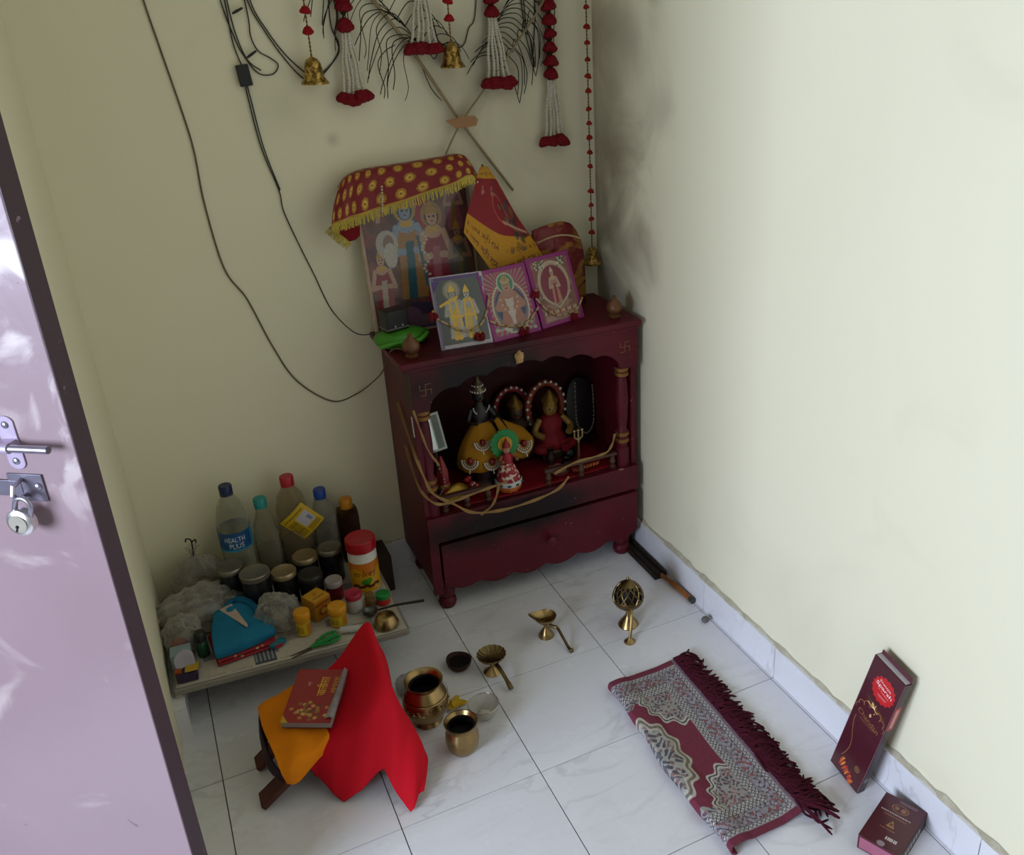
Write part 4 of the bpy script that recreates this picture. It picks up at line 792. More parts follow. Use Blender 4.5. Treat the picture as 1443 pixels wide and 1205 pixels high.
for lab, x, y, r, h, ld in (('dark jar with dull metal lid under the tall blue-label bottle', .110, .150, .030, .118, lidm), ('widest dark jar with flat grey metal lid', .160, .098, .034, .116, lidm), ('dark jar whose tan metal lid has a brown spot', .226, .100, .029, .096, lid2), ('dark jar with metal lid before the oil bottle', .287, .152, .030, .092, lid2), ('dark jar with ringed black lid behind the yellow carton', .285, .084, .029, .078, M('#2c2a28', .4, .4, n=.3)), ('dark jar with bright chrome lid rim beside the red-lid jar', .350, .150, .029, .098, lidm)):
    jar(lab, x, y, r, h, jb, ld, group=g_)
k = jar('big yellow labelled jar with a white neck and red lid', .416, .070, .036, .150, M('#cfcac0', .4, n=.08), M('#a5121c', .35, n=.08), .030, 'food_jar', neck=.9)
P = Paint(200, 80, '#c8920f'); P.put(P.y > .7+.12*np.sin(P.x*20), '#c06a14'); P.text('enkey', .5, .62, .26, .30, '#5a2410'); P.ell(.5, .36, .05, .11, '#2f7a1e'); P.ell(.54, .42, .03, .08, '#3f8a24')
for i in range(9): P.ell(.36+.035*i, .22+.03*math.sin(i*2), .025, .055, '#4a1c10')
for i in range(14): P.ell(rng.random(), .15*rng.random(), .02, .05, '#b86a10')
P.build('label', wrap(.0367, .006, .092, -PI*1.55, PI*.45), k, rough=.35, coat=.2)
k = jar('small jar of red powder with a translucent white lid', .335, .062, .0205, .056, clear('#8a1c2a', .5), M('#9a8f8c', .5, n=.08), .016)
MB().lathe([(.018, .002), (.0195, .004), (.0195, .034), (0, .034)], 24).build('red_powder', M('#6b0f1c', .9, n=.2), k)
jar('small white jar with a pinkish red lid', .366, -.012, .0195, .052, M('#aca69e', .5, n=.1), M('#a3243c', .4, n=.08), .015)
k = thing('small_glass_vial', 'tiny glass vial with gold cap beside the green-top pot', 'vial', (.403, -.015, ZI)); MB().lathe([(.010, 0), (.012, .002), (.012, .022), (.008, .027)], 20).build('vial_body', clear('#8a6a3a', .5), k); MB().lathe([(.0085, .026), (.011, .027), (.011, .036), (0, .037)], 20).build('cap', M('#8f7446', .4, .6, n=.2), k)
k = thing('colour_pot', 'tiny red pot with a green screw top at the edge of the slab', 'pot', (.436, -.018, ZI)); MB().lathe([(.014, 0), (.017, .002), (.017, .015), (.015, .017)], 24).build('pot_body', M('#b01818', .4, n=.08), k); MB().lathe([(.0165, .016), (.0175, .018), (.0175, .028), (.015, .030), (0, .030)], 30, rib=lambda a, z: 1+.02*math.cos(16*a)).build('top', M('#128038', .4, n=.08), k)
yl = M('#c08c12', .4, n=.15, scale=30)
def yjar(label, x, y, r, h, sq):
    k = thing('turmeric_jar', label, 'jar', (x, y, ZI), 'small yellow jars'); MB().lathe([(r*.85, 0), (r*.9, .002), (r*.9, h*.62), (r*.8, h*.66), (r*.8, h*.7)], 24).build('jar_body', yl, k)
    MB().lathe([(r, h*.68), (r*1.02, h*.7), (r*1.02, h-.002), (r*.94, h), (0, h)], 36, rib=lambda a, z: 1+.025*math.cos(20*a)).build('lid', M('#d08c0e', .4, n=.06), k)
    P = Paint(80, 24, '#c9a51c'); [P.rect(.30+.03*i, .2, .315+.03*i, .75, '#6a4a10') for i in range(6)]; P.rect(.55, .1, .7, .9, '#a83c14', .6); P.build('label', wrap(r*.912, .004, h*.56), k)
yjar('narrow yellow jar with an orange-yellow lid near the scissors', .237, -.045, .0185, .064, 0); yjar('stout yellow jar with an orange-yellow lid before the carton', .318, -.048, .0215, .054, 1)
k = thing('yellow_carton', 'small yellow printed carton behind the yellow jars', 'carton', (.281, .012, ZI), rot=(0, 0, .5))
MB().box((-.024, -.024, 0), (.024, .024, .058)).build('carton_body', M('#b9811a', .5, n=.15), k, bevel=.001, smooth=False)
P = Paint(40, 40, '#c48c1c'); P.text('ॐ', .5, .6, .3, .3, '#6a3a10'); P.rect(.15, .2, .85, .3, '#8a5a14'); P.build('top_print', lambda u, v: (-.0225+.045*u, -.0225+.045*v, .0583), k)
P = Paint(40, 48, '#b9751a'); P.rect(.0, .70, 1, .85, '#8f4a12'); P.ell(.5, .4, .3, .22, '#8a3a14'); P.ell(.5, .4, .18, .14, '#c99a3a'); P.build('front_print', lambda u, v: (-.0225+.045*u, -.0243, .002+.054*v), k)
P = Paint(40, 48, '#a9691a'); P.rect(.1, .6, .9, .9, '#a9a0a4'); P.rect(.15, .1, .85, .5, '#8a4a18'); P.build('side_print', lambda u, v: (.0243, -.0225+.045*u, .002+.054*v), k)
brass = None
t = NT('brass'); c = t.coord(); t.set(t.mix(t.noise(18, 4, .5, c), '#8a6f46', '#b39a6a'), t.math('ADD', .2, t.math('MULTIPLY', t.noise(30, 3, 0, c), .2)), 1.); BR = t.m
t = NT('brass_dark'); c = t.coord(); t.set(t.mix(t.noise(25, 4, .5, c), '#4a3c28', '#8f7850'), .34, 1.); BRD = t.m
sp = thing('iron_ladle', 'dark iron ladle with a long thin handle jutting past the slab', 'ladle', (.394, -.054, ZI))
MB().lathe([(0, 0), (.010, .002), (.017, .008), (.019, .014), (.0175, .014), (.015, .008), (.008, .004), (0, .003)], 24).build('ladle_bowl', M('#5c5a58', .3, .8, n=.3), sp); MB().tube([(.017, -.004, .012), (.06, -.014, .018), (.128, -.030, .018)], [.0028, .003, .0036], 8).build('handle', M('#2e2a26', .5, .6), sp)
cp = MB().lathe([(.027, 0), (.030, .001), (.031, .005), (.027, .014), (.022, .026), (.017, .030), (0, .031)], 30).build('brass_cup', BR, at=(0, 0, 0)); cp.location = (.418, -.108, ZI); tag(cp, 'upturned brass cup on the front corner of the slab', 'cup')
k = thing('paper_roll', 'thin white printed paper tube lying on the slab', 'tube', (.345, -.098, ZI+.0085), rot=(0, 0, -.32)); MB().tube([(-.034, 0, 0), (.034, 0, 0)], .0085, 20).build('tube_body', M('#b8b2aa', .6, n=.08), k)
MB().tube([(-.0345, 0, 0), (-.034, 0, 0)], .0045, 12).build('end_hole', M('#4a443e', .8), k)
k = thing('scissors', 'green handled scissors lying open on the newspaper', 'scissors', (.243, -.112, ZI+.004), rot=(0, 0, .22))
for s_ in (-1, 1):
    MB().prism([(0, -.003), (-.052, s_*.004-.0006), (-.053, s_*.004+.0006), (0, .004)], .0016, Matrix.Translation((0, 0, -.003+.0018*(s_ > 0))) ).build('blade', M('#6d665a', .35, .8, n=.25), k, smooth=False)
    MB().tube(smoothpath([(-.004, 0, .001), (.014, s_*.006, .003), (.032, s_*.017, .004), (.052, s_*.018, .004), (.062, s_*.011, .004), (.052, s_*.004, .004), (.030, s_*.003, .003), (.012, s_*.001, .003)], 6), .0036, 8).build('handle', M('#1c8038', .4, n=.1), k)
MB().lathe([(.0035, -.001), (.0035, .004), (0, .0045)], 12).build('pivot', steel, k)
# folded clothes
def folded(name, label, cat, loc, w, dpt, h, mat, rot, layers=2, net=None):
    k = thing(name, label, cat, loc, rot=(0, 0, rot))
    for i in range(layers):
        z0 = h*i/layers; z1 = h*(i+1)/layers-.001; e = .004*i
        MB().box((-w/2+e, -dpt/2+e*.6, z0), (w/2-e*.5, dpt/2-e, z1)).build('fold', mat, k, bevel=min(.006, (z1-z0)*.45))
    return k
t = NT('red_print_cloth'); c = t.coord(); vo = t.add('ShaderNodeTexVoronoi'); vo.inputs['Scale'].default_value = 60; t.l(c, vo.inputs['Vector']); t.set(t.mix(t.ramp(vo.outputs['Distance'], .18, .24), '#b0a070', '#8c1424'), .75)
folded('red_folded_cloth', 'red patterned folded cloth beneath the blue cloth', 'cloth', (.100, -.008, ZI), .135, .125, .016, t.m, .08)
bluec = M('#1c6c8c', .8, n=.22, scale=25, bump=.4)
k = thing('blue_folded_cloth', 'bright blue folded garment with a cream V neck on the slab', 'cloth', (.098, .012, ZI+.0165), rot=(0, 0, .12))
MB().grid(patch([[(-.068, -.072, .0), (-.02, -.074, .0), (.03, -.070, .0), (.066, -.060, 0)], [(-.070, -.066, .020), (-.02, -.068, .024), (.03, -.064, .022), (.068, -.056, .016)], [(-.058, 0, .032), (-.01, 0, .036), (.03, 0, .032), (.062, 0, .022)], [(-.035, .060, .036), (.0, .064, .040), (.03, .060, .036), (.05, .05, .026)], [(-.03, .07, .0), (0, .074, .0), (.03, .07, 0), (.05, .06, 0)]]), 24, 24).build('garment', bluec, k, solid=.003)
MB().prism([(-.026, .054), (.004, .060), (.016, -.036), (.012, -.044)], .0014, Matrix.Translation((0, 0, .0385)) @ Matrix.Rotation(.07, 4, 'X')).build('neck_lining', M('#b59f90', .8, n=.1), k, smooth=False)
MB().tube(smoothpath([(-.012, .062, .036), (.010, .074, .042), (.034, .058, .040), (.048, .03, .030), (.05, -.01, .026)]), [.006]*8+[.010]*16+[.008], 10).build('collar_roll', M('#155a7c', .8, n=.25), k)
MB().tube(smoothpath([(.024, -.058, .012), (.05, -.045, .016), (.066, -.03, .014), (.06, -.01, .012)]), .010, 10).build('sleeve_roll', bluec, k)
k = thing('patterned_pouch', 'little teal and red printed pouch beside the folded clothes', 'pouch', (.172, -.060, ZI), rot=(0, 0, .35)); MB().lathe([(.012, 0), (.017, .003), (.016, .010), (.006, .014), (0, .014)], 20, mat=Matrix.Diagonal((1.3, .7, 1, 1))).build('pouch_body', M('#2a6a78', .6, n=.3), k); MB().box((-.012, -.0125, .002), (.006, -.011, .010)).build('patch', M('#a02a30', .6), k)
def crumple(sx, sy, sz, seed, amp=.25, n=30, m_=20):
    r = np.random.default_rng(seed); W = r.normal(size=(26, 3))*np.linspace(1.5, 9, 26)[:, None]; ph = r.random(26)*7; A = amp/np.linspace(1, 3.5, 26)
    mb = MB(); vs = []
    for j in range(m_+1):
        for i in range(n):
            th = PI*j/m_; a = 2*PI*i/n; d_ = np.array([math.sin(th)*math.cos(a), math.sin(th)*math.sin(a), math.cos(th)]); q = 1+.32*float(np.sum(A*np.abs(np.sin(W@d_+ph)))-amp*4)
            vs.append((d_[0]*sx*q, d_[1]*sy*q, max(0., sz+d_[2]*sz*q)))
    return mb.add(vs, [(j*n+i, j*n+(i+1) % n, (j+1)*n+(i+1) % n, (j+1)*n+i) for j in range(m_) for i in range(n)])
bagm = clear('#c4beb2', .26, .16, .6)
def bag(label, loc, s_, seed, contents=None, amp=.25, name='plastic_bag'):
    k = thing(name, label, 'bag', loc); crumple(*s_, seed, amp*1.35, 56, 36).build('film', bagm, k, smooth=True)
    for (p, r, col_) in contents or []: crumple(r, r*.9, r*.6, seed+abs(int(p[0]*1e4))+5, .2, 14, 10).build('content', M(col_, .6, n=.3), k).location = p
    return k
bag('wide crumpled white plastic bag lying over the slab corner', (.026, .124, ZI), (.062, .042, .036), 3, [((-.02, 0, .005), .025, '#a8a298'), ((.025, .005, .004), .024, '#8fa0a8')], .3)
bag('rounded crumpled clear plastic bag beside the blue cloth', (.190, .018, ZI), (.032, .034, .032), 8, [((0, 0, .004), .018, '#9a958c')], .3)
k = bag('knotted clear bag of brown sweets against the wall', (.036, .232, ZI), (.044, .036, .050), 12, [((-.012, -.01, .012), .022, '#8a5a28'), ((.014, -.012, .016), .02, '#a8783a'), ((0, .008, .02), .022, '#6a4020'), ((.01, -.02, .04), .014, '#b9945a')], .22)
MB().lathe([(.022, .075), (.012, .105), (.005, .128), (.009, .142), (.016, .150)], 18, rib=lambda a, z: 1+.2*math.sin(6*a+z*60), cap=False).build('gathered_neck', bagm, k)
MB().tube(smoothpath([(0, -.006, .128), (.002, -.008, .150), (.002, -.006, .172), (-.008, -.006, .178), (-.010, -.006, .170)]), .0018, 6).tube(smoothpath([(.002, -.006, .165), (.012, -.008, .172), (.012, -.007, .162)]), .0018, 6).build('wire_tie', M('#2a1c16', .6), k)
bag('small plastic bag with an orange packet beside the left wall', (-.022, .040, ZI), (.028, .028, .034), 21, [((-.01, -.012, .012), .017, '#a8401c'), ((.008, 0, .012), .019, '#8f8a80')], .28)
k = thing('black_green_spray', 'small dark green bottle with a black top wedged beside the blue cloth', 'bottle', (.014, -.012, ZI)); MB().lathe([(.011, 0), (.013, .003), (.013, .034), (.009, .040)], 20).build('bottle_body', M('#1c4a2c', .4, n=.2), k); MB().lathe([(.010, .040), (.013, .043), (.013, .062), (.010, .066), (0, .066)], 20).build('black_top', M('#101012', .45, n=.2), k)
k = thing('pale_carton', 'pale blue grey medicine carton beside the left wall', 'carton', (-.034, -.024, ZI), rot=(0, 0, -.06)); MB().box((-.020, -.020, 0), (.024, .020, .040)).build('carton_body', M('#8fa0a4', .6, n=.12), k, bevel=.001, smooth=False)
P = Paint(50, 40, '#99a6a8'); [P.rect(.2+.07*i, .3, .235+.07*i, .75, '#6a7478') for i in range(8)]; P.rect(.1, .82, .9, .88, '#b9c0c0'); P.build('carton_print', lambda u, v: (-.019+.042*u, -.0203, .002+.036*v), k)
k = thing('torn_purple_box', 'torn open purple and yellow matchbox carton at the slab corner', 'carton', (-.026, -.074, ZI), rot=(0, 0, -.1))
MB().box((-.022, -.020, 0), (.022, .018, .022)).build('box_tray', M('#2c1c3a', .5, n=.2), k, bevel=.001, smooth=False); MB().box((-.002, -.021, .022), (.026, .008, .026), Matrix.Rotation(-.15, 4, 'X')).build('yellow_flap', M('#b8921c', .5, n=.15), k, smooth=False)
MB().grid(patch([[(-.02, 0, .022), (0, .004, .024), (.02, .006, .022)], [(-.024, .012, .040), (-.002, .012, .034), (.018, .016, .044)], [(-.016, .022, .05), (.0, .026, .056), (.014, .024, .05)]]), 10, 10).build('torn_paper', M('#a39ca6', .7, n=.15), k, solid=.0008); MB().box((-.030, -.014, .016), (-.016, .0, .021), Matrix.Rotation(.3, 4, 'Y')).build('orange_flap', M('#9a4a20', .6), k, smooth=False)

# ---------------------------------------------------------------- book stand with cloths and book
k = thing('book_stand', 'folding brown wooden book stand hidden under red and orange cloths', 'book stand', (.21, -.34, 0))
wd = M('#55302a', .6, n=.3, scale=30)
def slat(p0, p1, y0, y1, th, name): 
    a, b_ = Vector((p0[0], 0, p0[1])), Vector((p1[0], 0, p1[1])); dv = (b_-a).normalized(); nn = Vector((-dv.z, 0, dv.x))*th
    vs = [(q.x, y, q.z) for y in (y0, y1) for q in (a, b_, b_+nn, a+nn)]
    MB().add(vs, [(0, 1, 2, 3), (7, 6, 5, 4), (0, 4, 5, 1), (1, 5, 6, 2), (2, 6, 7, 3), (3, 7, 4, 0)]).build(name, wd, k, True, False, bevel=.002)
slat((.068, .0025), (.200, .098), -.428, -.385, .013, 'leg'); slat((.075, .0025), (.200, .098), -.318, -.278, .013, 'leg'); slat((.195, .082), (.330, .172), -.405, -.262, .012, 'rest_board')
slat((.335, .001), (.215, .080), -.375, -.33, -.012, 'leg'); slat((.215, .080), (.112, .102), -.425, -.255, .010, 'rest_board')
redc = M('#cc1024', .85, n=.10, scale=10)
net = [[(.200, -.245, .126), (.278, -.245, .168), (.349, -.245, .242), (.372, -.250, .165), (.383, -.262, .085)], [(.192, -.33, .118), (.276, -.33, .156), (.345, -.325, .226), (.362, -.345, .135), (.372, -.365, .040)],
       [(.176, -.415, .102), (.256, -.430, .136), (.338, -.430, .190), (.372, -.450, .115), (.396, -.470, .035)], [(.166, -.425, .068), (.232, -.462, .078), (.318, -.468, .118), (.350, -.512, .070), (.384, -.510, .028)], [(.172, -.425, .040), (.216, -.488, .006), (.300, -.492, .056), (.326, -.572, .005), (.366, -.545, .022)]]
f_ = patch(net)
def red_fall(u, v):                                  # straight hem between pointed corners, soft folds above
    x = min(u*4, 3.9999); i = int(x); b_ = min(1, max(0, (v-.45)/.55))**1.2; y_ = min(v*4, 3.9999); j = int(y_)
    l0, l1 = [Vector(net_red[q][i]).lerp(Vector(net_red[q][i+1]), x-i) for q in (j, j+1)]
    return f_(u, v).lerp(l0.lerp(l1, y_-j), b_)+Vector((.002*math.sin(u*17), -.011*v*(abs(((u*4.6+.35*v) % 1)*2-1)-.5), .004*v*math.sin(u*14+2*v)))
net_red = net; rc = MB().grid(red_fall, 48, 48).build('red_cloth', redc, at=(.3, -.4, .005), solid=.0018); tag(rc, 'bright red cloth draped over the tall side of the book stand', 'cloth')
orc = M('#e0800a', .85, n=.14, scale=25, bump=.3)
net = [[(.098, -.248, .112), (.130, -.246, .126), (.165, -.247, .134), (.190, -.250, .146)], [(.098, -.33, .118), (.130, -.33, .130), (.165, -.33, .134), (.195, -.33, .142)], [(.106, -.41, .118), (.140, -.415, .126), (.178, -.415, .122), (.214, -.402, .128)], [(.110, -.442, .104), (.132, -.448, .106), (.168, -.440, .112), (.213, -.418, .116)], [(.118, -.446, .072), (.130, -.452, .066), (.158, -.446, .080), (.206, -.424, .096)]]
f2 = patch(net); oc = MB().grid(lambda u, v: f2(u, v)+Vector((0, 0, .0022*math.sin(u*11+v*5))), 24, 28).build('orange_cloth', orc, at=(.15, -.34, .10), solid=.004); tag(oc, 'orange cloth folded over the low side of the book stand', 'cloth')
dc = MB().grid(patch([[(.100, -.25, .106), (.094, -.32, .108), (.099, -.40, .102), (.112, -.44, .092)], [(.094, -.26, .080), (.088, -.32, .078), (.092, -.39, .066), (.112, -.43, .07)], [(.104, -.27, .056), (.096, -.33, .046), (.104, -.39, .04), (.118, -.42, .056)]]), 14, 10).build('purple_cloth', M('#2c1a24', .7, n=.2), at=(.1, -.33, .05), solid=.003); tag(dc, 'dark purple cloth hanging beneath the orange cloth', 'cloth')
bk = thing('prayer_book', 'red covered prayer book with yellow lettering lying on the stand', 'book', (0, 0, 0))
o0, bx_, by_ = Vector((.132, -.364, .138)), Vector((.225, -.416, .138)), Vector((.214, -.276, .160)); ex = (bx_-o0).normalized(); ez = ex.cross(by_-o0).normalized(); ey = ez.cross(ex)
mm = Matrix((ex, ey, ez)).transposed().to_4x4(); mm.translation = o0; bk.matrix_world = mm; BW, BH, BT = .104, .134, .017
MB().box((.001, .001, .0008), (BW-.001, BH-.001, BT-.0008)).build('page_block', M('#8f857c', .8, n=.2, scale=200), bk, smooth=False); MB().box((0, 0, 0), (BW, BH, .0008)).build('back_cover', M('#5a1018', .5), bk, smooth=False)
P = Paint(96, 124, '#8f141c'); P.poly([(0, .0), (.16, 0), (0, .14)], '#c49a1c'); P.text('चालीसा', .60, .67, .46, .17, '#d0a01c', 90); P.text('संग्रह', .86, .70, .40, .13, '#b88a1c', 90); P.text('श्री', .34, .72, .10, .08, '#c9a09a', 90)
for _ in range(46): P.ell(.52+.2*rng.standard_normal()*.8, .20+.075*rng.standard_normal(), .04, .028, ['#b8863a', '#6a3a1c', '#c9a45a', '#3a2a2c', '#8a5a2a'][int(rng.random()*5)], 0, .8)
P.grain(.08); P.build('front_cover', lambda u, v: (u*BW, v*BH, BT+.0006), bk, rough=.35, coat=.3, solid=.001)
MB().grid(patch([[(BW*.86, .01, BT+.001), (BW*.95, .01, BT+.006), (BW*1.03, .012, BT+.0)], [(BW*.90, BH*.5, BT+.001), (BW*.97, BH*.5, BT+.010), (BW*1.03, BH*.5, BT+.002)], [(BW*.92, BH, BT+.001), (BW*.97, BH*1.0, BT+.007), (BW*1.02, BH, BT+.0)]]), 10, 12).build('plastic_cover', clear('#b5aeb0', .45, .15, .5), bk, solid=.0006)
# ---------------------------------------------------------------- things on the floor
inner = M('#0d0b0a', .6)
def lota(name, label, x, y, prof, H, letters):
    k = thing(name, label, 'pot', (x, y, 0)); MB().lathe(prof, 40, cap=False).build('pot_body', BR, k)
    rm = max(p[0] for p in prof); wz = prof[-1]
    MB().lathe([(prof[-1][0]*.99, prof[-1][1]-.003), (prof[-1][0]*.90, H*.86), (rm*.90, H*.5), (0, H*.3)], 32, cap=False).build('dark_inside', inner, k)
    if letters:
        b = MB()
        for i in range(11):
            a = -2.7+i*.23; r_ = rm*1.005; z = H*.52
            for q in range(3):
                a2 = a+random.uniform(-.06, .06); b.tube([(r_*math.cos(a2), r_*math.sin(a2), z+random.uniform(-.009, .009)), (r_*math.cos(a2+.10), r_*math.sin(a2+.10), z+random.uniform(-.009, .009))], .0016, 6)
        tag(b.build('embossed_band', BR, k), kind='stuff')
        MB().lathe([(rm*.985, H*.66), (rm*.99, H*.672), (rm*.965, H*.684)], 40, cap=False).build('bead_line', BR, k)
    return k
lota('brass_water_pot', 'large brass pot with wide flared rim and embossed letters beside the red cloth', .438, -.337, [(.030, 0), (.034, .003), (.030, .010), (.040, .022), (.050, .042), (.052, .060), (.046, .080), (.036, .092), (.032, .098), (.036, .108), (.043, .113), (.043, .115), (.039, .113), (.034, .106)], .115, True)
lota('small_brass_pot', 'smaller round brass pot with a dark mouth in front of the glass bowl', .478, -.462, [(.018, 0), (.024, .002), (.033, .016), (.0365, .034), (.035, .052), (.031, .062), (.030, .068), (.0355, .078), (.0365, .080), (.034, .080), (.029, .072)], .080, False)
k = thing('glass_bowl', 'small clear glass bowl with a little white grain inside', 'bowl', (.555, -.388, 0)); MB().lathe([(.014, 0), (.020, .002), (.030, .016), (.0345, .036), (.0335, .0365), (.029, .018), (.018, .005), (0, .004)], 36).build('bowl_body', clear('#cfcac0', .07, .06, .7), k)
MB().lathe([(.0, .0052), (.015, .0055), (.010, .010), (0, .012)], 18, rib=lambda a, z: 1+.15*math.sin(5*a)).build('grain', M('#c9c4b6', .9, n=.2), k)
MB().lathe([(.0345, .0345), (.0356, .036), (.0345, .0375)], 36, cap=False).build('rim', M('#a89c94', .2, .6), k)
k = thing('yellow_petals', 'fallen yellow flower petals between the two brass pots', 'petals', (.508, -.328, 0)); 
for i in range(4): MB().grid(patch([[(-.016, -.005, .003), (0, -.009, .007), (.017, -.004, .003)], [(-.018, 0, .004), (0, 0, .004), (.02, 0, .004)], [(-.014, .006, .004), (0, .009, .009), (.016, .005, .004)]]), 8, 6).build('petal', M('#b8921a', .6, n=.2), k, solid=.001).matrix_local = Matrix.Translation((.007*math.sin(i*2), .005*math.cos(i*2), .001+.003*i)) @ Matrix.Rotation(.5*i-.6, 4, 'Z') @ Matrix.Rotation(.2*i, 4, 'X')
k = thing('clay_lamp', 'black sooted clay lamp with a pinched spout on the floor', 'lamp', (.560, -.205, 0), rot=(0, 0, 1.9))
def pinch(a, z): return 1+.22*max(0, math.cos(a))**6*(z/.03)
MB().lathe([(.014, 0), (.020, .003), (.028, .014), (.031, .024), (.029, .025), (.024, .015), (0, .008)], 36, rib=pinch).build('clay_body', M('#3a2420', .8, n=.3), k); MB().lathe([(.0, .0165), (.0255, .017), (0, .0175)], 24, rib=pinch).build('soot', inner, k)
# lamps with handles
k = thing('flower_lamp', 'brass oil lamp with a scalloped flower cup and flat handle', 'lamp', (.626, -.258, 0))
MB().lathe([(.021, 0), (.022, .002), (.016, .007), (.006, .016), (.005, .030), (.009, .036)], 24).build('foot', BR, k); sc_ = lambda a, z: 1+(.07*abs(math.sin(8*a)) if z > .045 else 0)
MB().lathe([(.008, .034), (.020, .038), (.030, .047), (.034, .054), (.0325, .055), (.026, .048), (.012, .041), (0, .040)], 96, rib=sc_).build('cup', BRD, k); MB().tube(smoothpath([(.004, -.010, .032), (.008, -.035, .030), (.012, -.075, .016), (.013, -.088, .010)], 5), [.005]*10+[.0065]*6, 8).build('handle', BRD, k)
k = thing('spouted_lamp', 'brass oil lamp with a pointed spout cup and thin bent handle', 'lamp', (.797, -.196, 0))
MB().lathe([(.020, 0), (.0205, .003), (.015, .014), (.007, .026), (.005, .034), (.008, .042)], 24).build('foot', BR, k)
sp_ = lambda a, z: 1+.55*max(0, math.cos(a-2.5))**14*max(0, (z-.042)/.02)
MB().lathe([(.007, .042), (.018, .046), (.026, .055), (.0285, .062), (.027, .0625), (.021, .054), (.010, .049), (0, .048)], 60, rib=sp_).build('cup', BR, k); MB().tube(smoothpath([(.006, -.006, .034), (.022, -.020, .030), (.024, -.045, .022), (.026, -.075, .008), (.028, -.088, .005)], 5), [.0045]*5+[.0038]*11+[.004]*5, 8).ball((.028, -.09, .0062), .0062, 10).build('handle', BRD, k)
k = thing('incense_burner', 'brass incense burner with a pierced pointed dome and handle', 'burner', (1.003, -.258, 0))
MB().lathe([(.026, 0), (.027, .003), (.022, .012), (.012, .024), (.006, .036), (.006, .048), (.010, .054)], 28).build('foot', BR, k); MB().lathe([(.008, .052), (.022, .058), (.035, .070), (.040, .080), (.040, .083), (.036, .083)], 40).build('cup', BRD, k)
def dome(t): return (.0395*math.cos(t*PI/2)**.9, .084+.052*(.45*t+.55*math.sin(t*PI/2)))
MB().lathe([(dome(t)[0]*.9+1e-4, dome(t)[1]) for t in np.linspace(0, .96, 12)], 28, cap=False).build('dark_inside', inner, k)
b = MB()
for s_ in (-1, 1):
    for i in range(12):
        pts = []
        for t in np.linspace(0, .72, 12): r_, z = dome(t); a = 2*PI*i/12+s_*t*1.15; pts.append((r_*math.cos(a), r_*math.sin(a), z))
        b.tube(pts, .0021, 6)
b.lathe([(dome(t)[0]*1.02, dome(t)[1]) for t in (.0, .05, .10)], 40, cap=False).lathe([(dome(t)[0]*1.02+1e-4, dome(t)[1]+.0004) for t in np.linspace(.68, 1, 8)]+[(.003, .139), (.0045, .144), (0, .152)], 24); b.build('pierced_dome', BRD, k)
MB().tube(smoothpath([(-.004, -.024, .072), (-.012, -.040, .066), (-.022, -.054, .038), (-.030, -.062, .012)], 5), .0042, 8).lathe([(.014, 0), (.0145, .003), (.008, .008), (.004, .014)], 20, (-.031, -.063, 0)).build('handle', BR, k)
pb = crumple(.0085, .008, .007, 30, .15, 14, 10).build('small_pebble', M('#6a6660', .8, n=.4)); pb.location = (1.183, -.345, 0); tag(pb, 'small grey pebble on the floor by the skirting', 'pebble')
# sharpening steel / broom pieces along the skirting
k = thing('hand_brush', 'dark old brush with an orange wooden handle lying along the skirting', 'brush', (1.185, -.12, 0), rot=(0, 0, 0))
for i in range(4): MB().box((1.163+.0095*i, -.125, .001), (1.171+.0095*i, .255, .014+.004*(i % 2))).build('bristle_slat', M('#2a221c', .8, n=.4, scale=40), k, True, False, bevel=.001)
MB().tube(smoothpath([(1.184, -.120, .010), (1.1905, -.16, .010), (1.1945, -.22, .0095), (1.1965, -.252, .0088)], 5), [.006]*6+[.0078]*10, 10).build('handle', M('#8a5426', .5, n=.25), k, True); MB().tube([(1.1965, -.252, .0088), (1.1975, -.266, .0088)], .0082, 10).build('end_cap', M('#4a4640', .5, .4), k, True)
# ---- folded rug
rw, rh = 170, 400; P = Paint(rw, rh, '#6b2236'); X, Y = P.x, P.y; mx, my = X*.222, Y*.492            # metres: x from the fold, y along
dR = .222-mx; dE = np.minimum(my, .492-my); D = np.minimum(dR, dE)                                          # distance from the three finished edges
cell = lambda s_, q: (np.sin(mx*s_+1.7*np.sin(my*s_*.7)+q)*np.sin(my*s_+1.5*np.sin(mx*s_*.8)))
grey = '#8f8890'; pale = '#aaa59f'; inkc = '#3c3640'
P.put(D < .016, '#6a2438'); P.put((dR < .016), '#77606c')
P.put((D >= .016) & (D < .078), grey)
along = np.where(dR < dE, my, mx)
def zig(d0, d1, per, c1, c2):
    m = (D >= d0) & (D < d1); P.put(m, c1); t_ = (D-d0)/(d1-d0); tri = np.abs(((along/per) % 1)*2-1); P.put(m & (np.abs(t_-tri) < .22), c2)
P.put((D >= .028) & (D < .056) & (cell(300, 0) > .18), '#7a6a66'); P.put((D >= .028) & (D < .056) & (np.abs(cell(230, 1)) < .12), inkc); P.put((D >= .03) & (D < .054) & (cell(170, 2) > .62), '#7f4a4a')
zig(.018, .026, .011, pale, inkc); zig(.058, .066, .010, pale, inkc); zig(.068, .076, .010, pale, inkc)
for q in (.027, .057, .067): P.put((D >= q) & (D < q+.0012), inkc)
fld = D >= .078
cc = np.hypot((mx-.0)/.085, (my-.246)/.122); an = np.arctan2((my-.246)/.122, mx/.085); med = cc*(1+.06*np.cos(an*14))
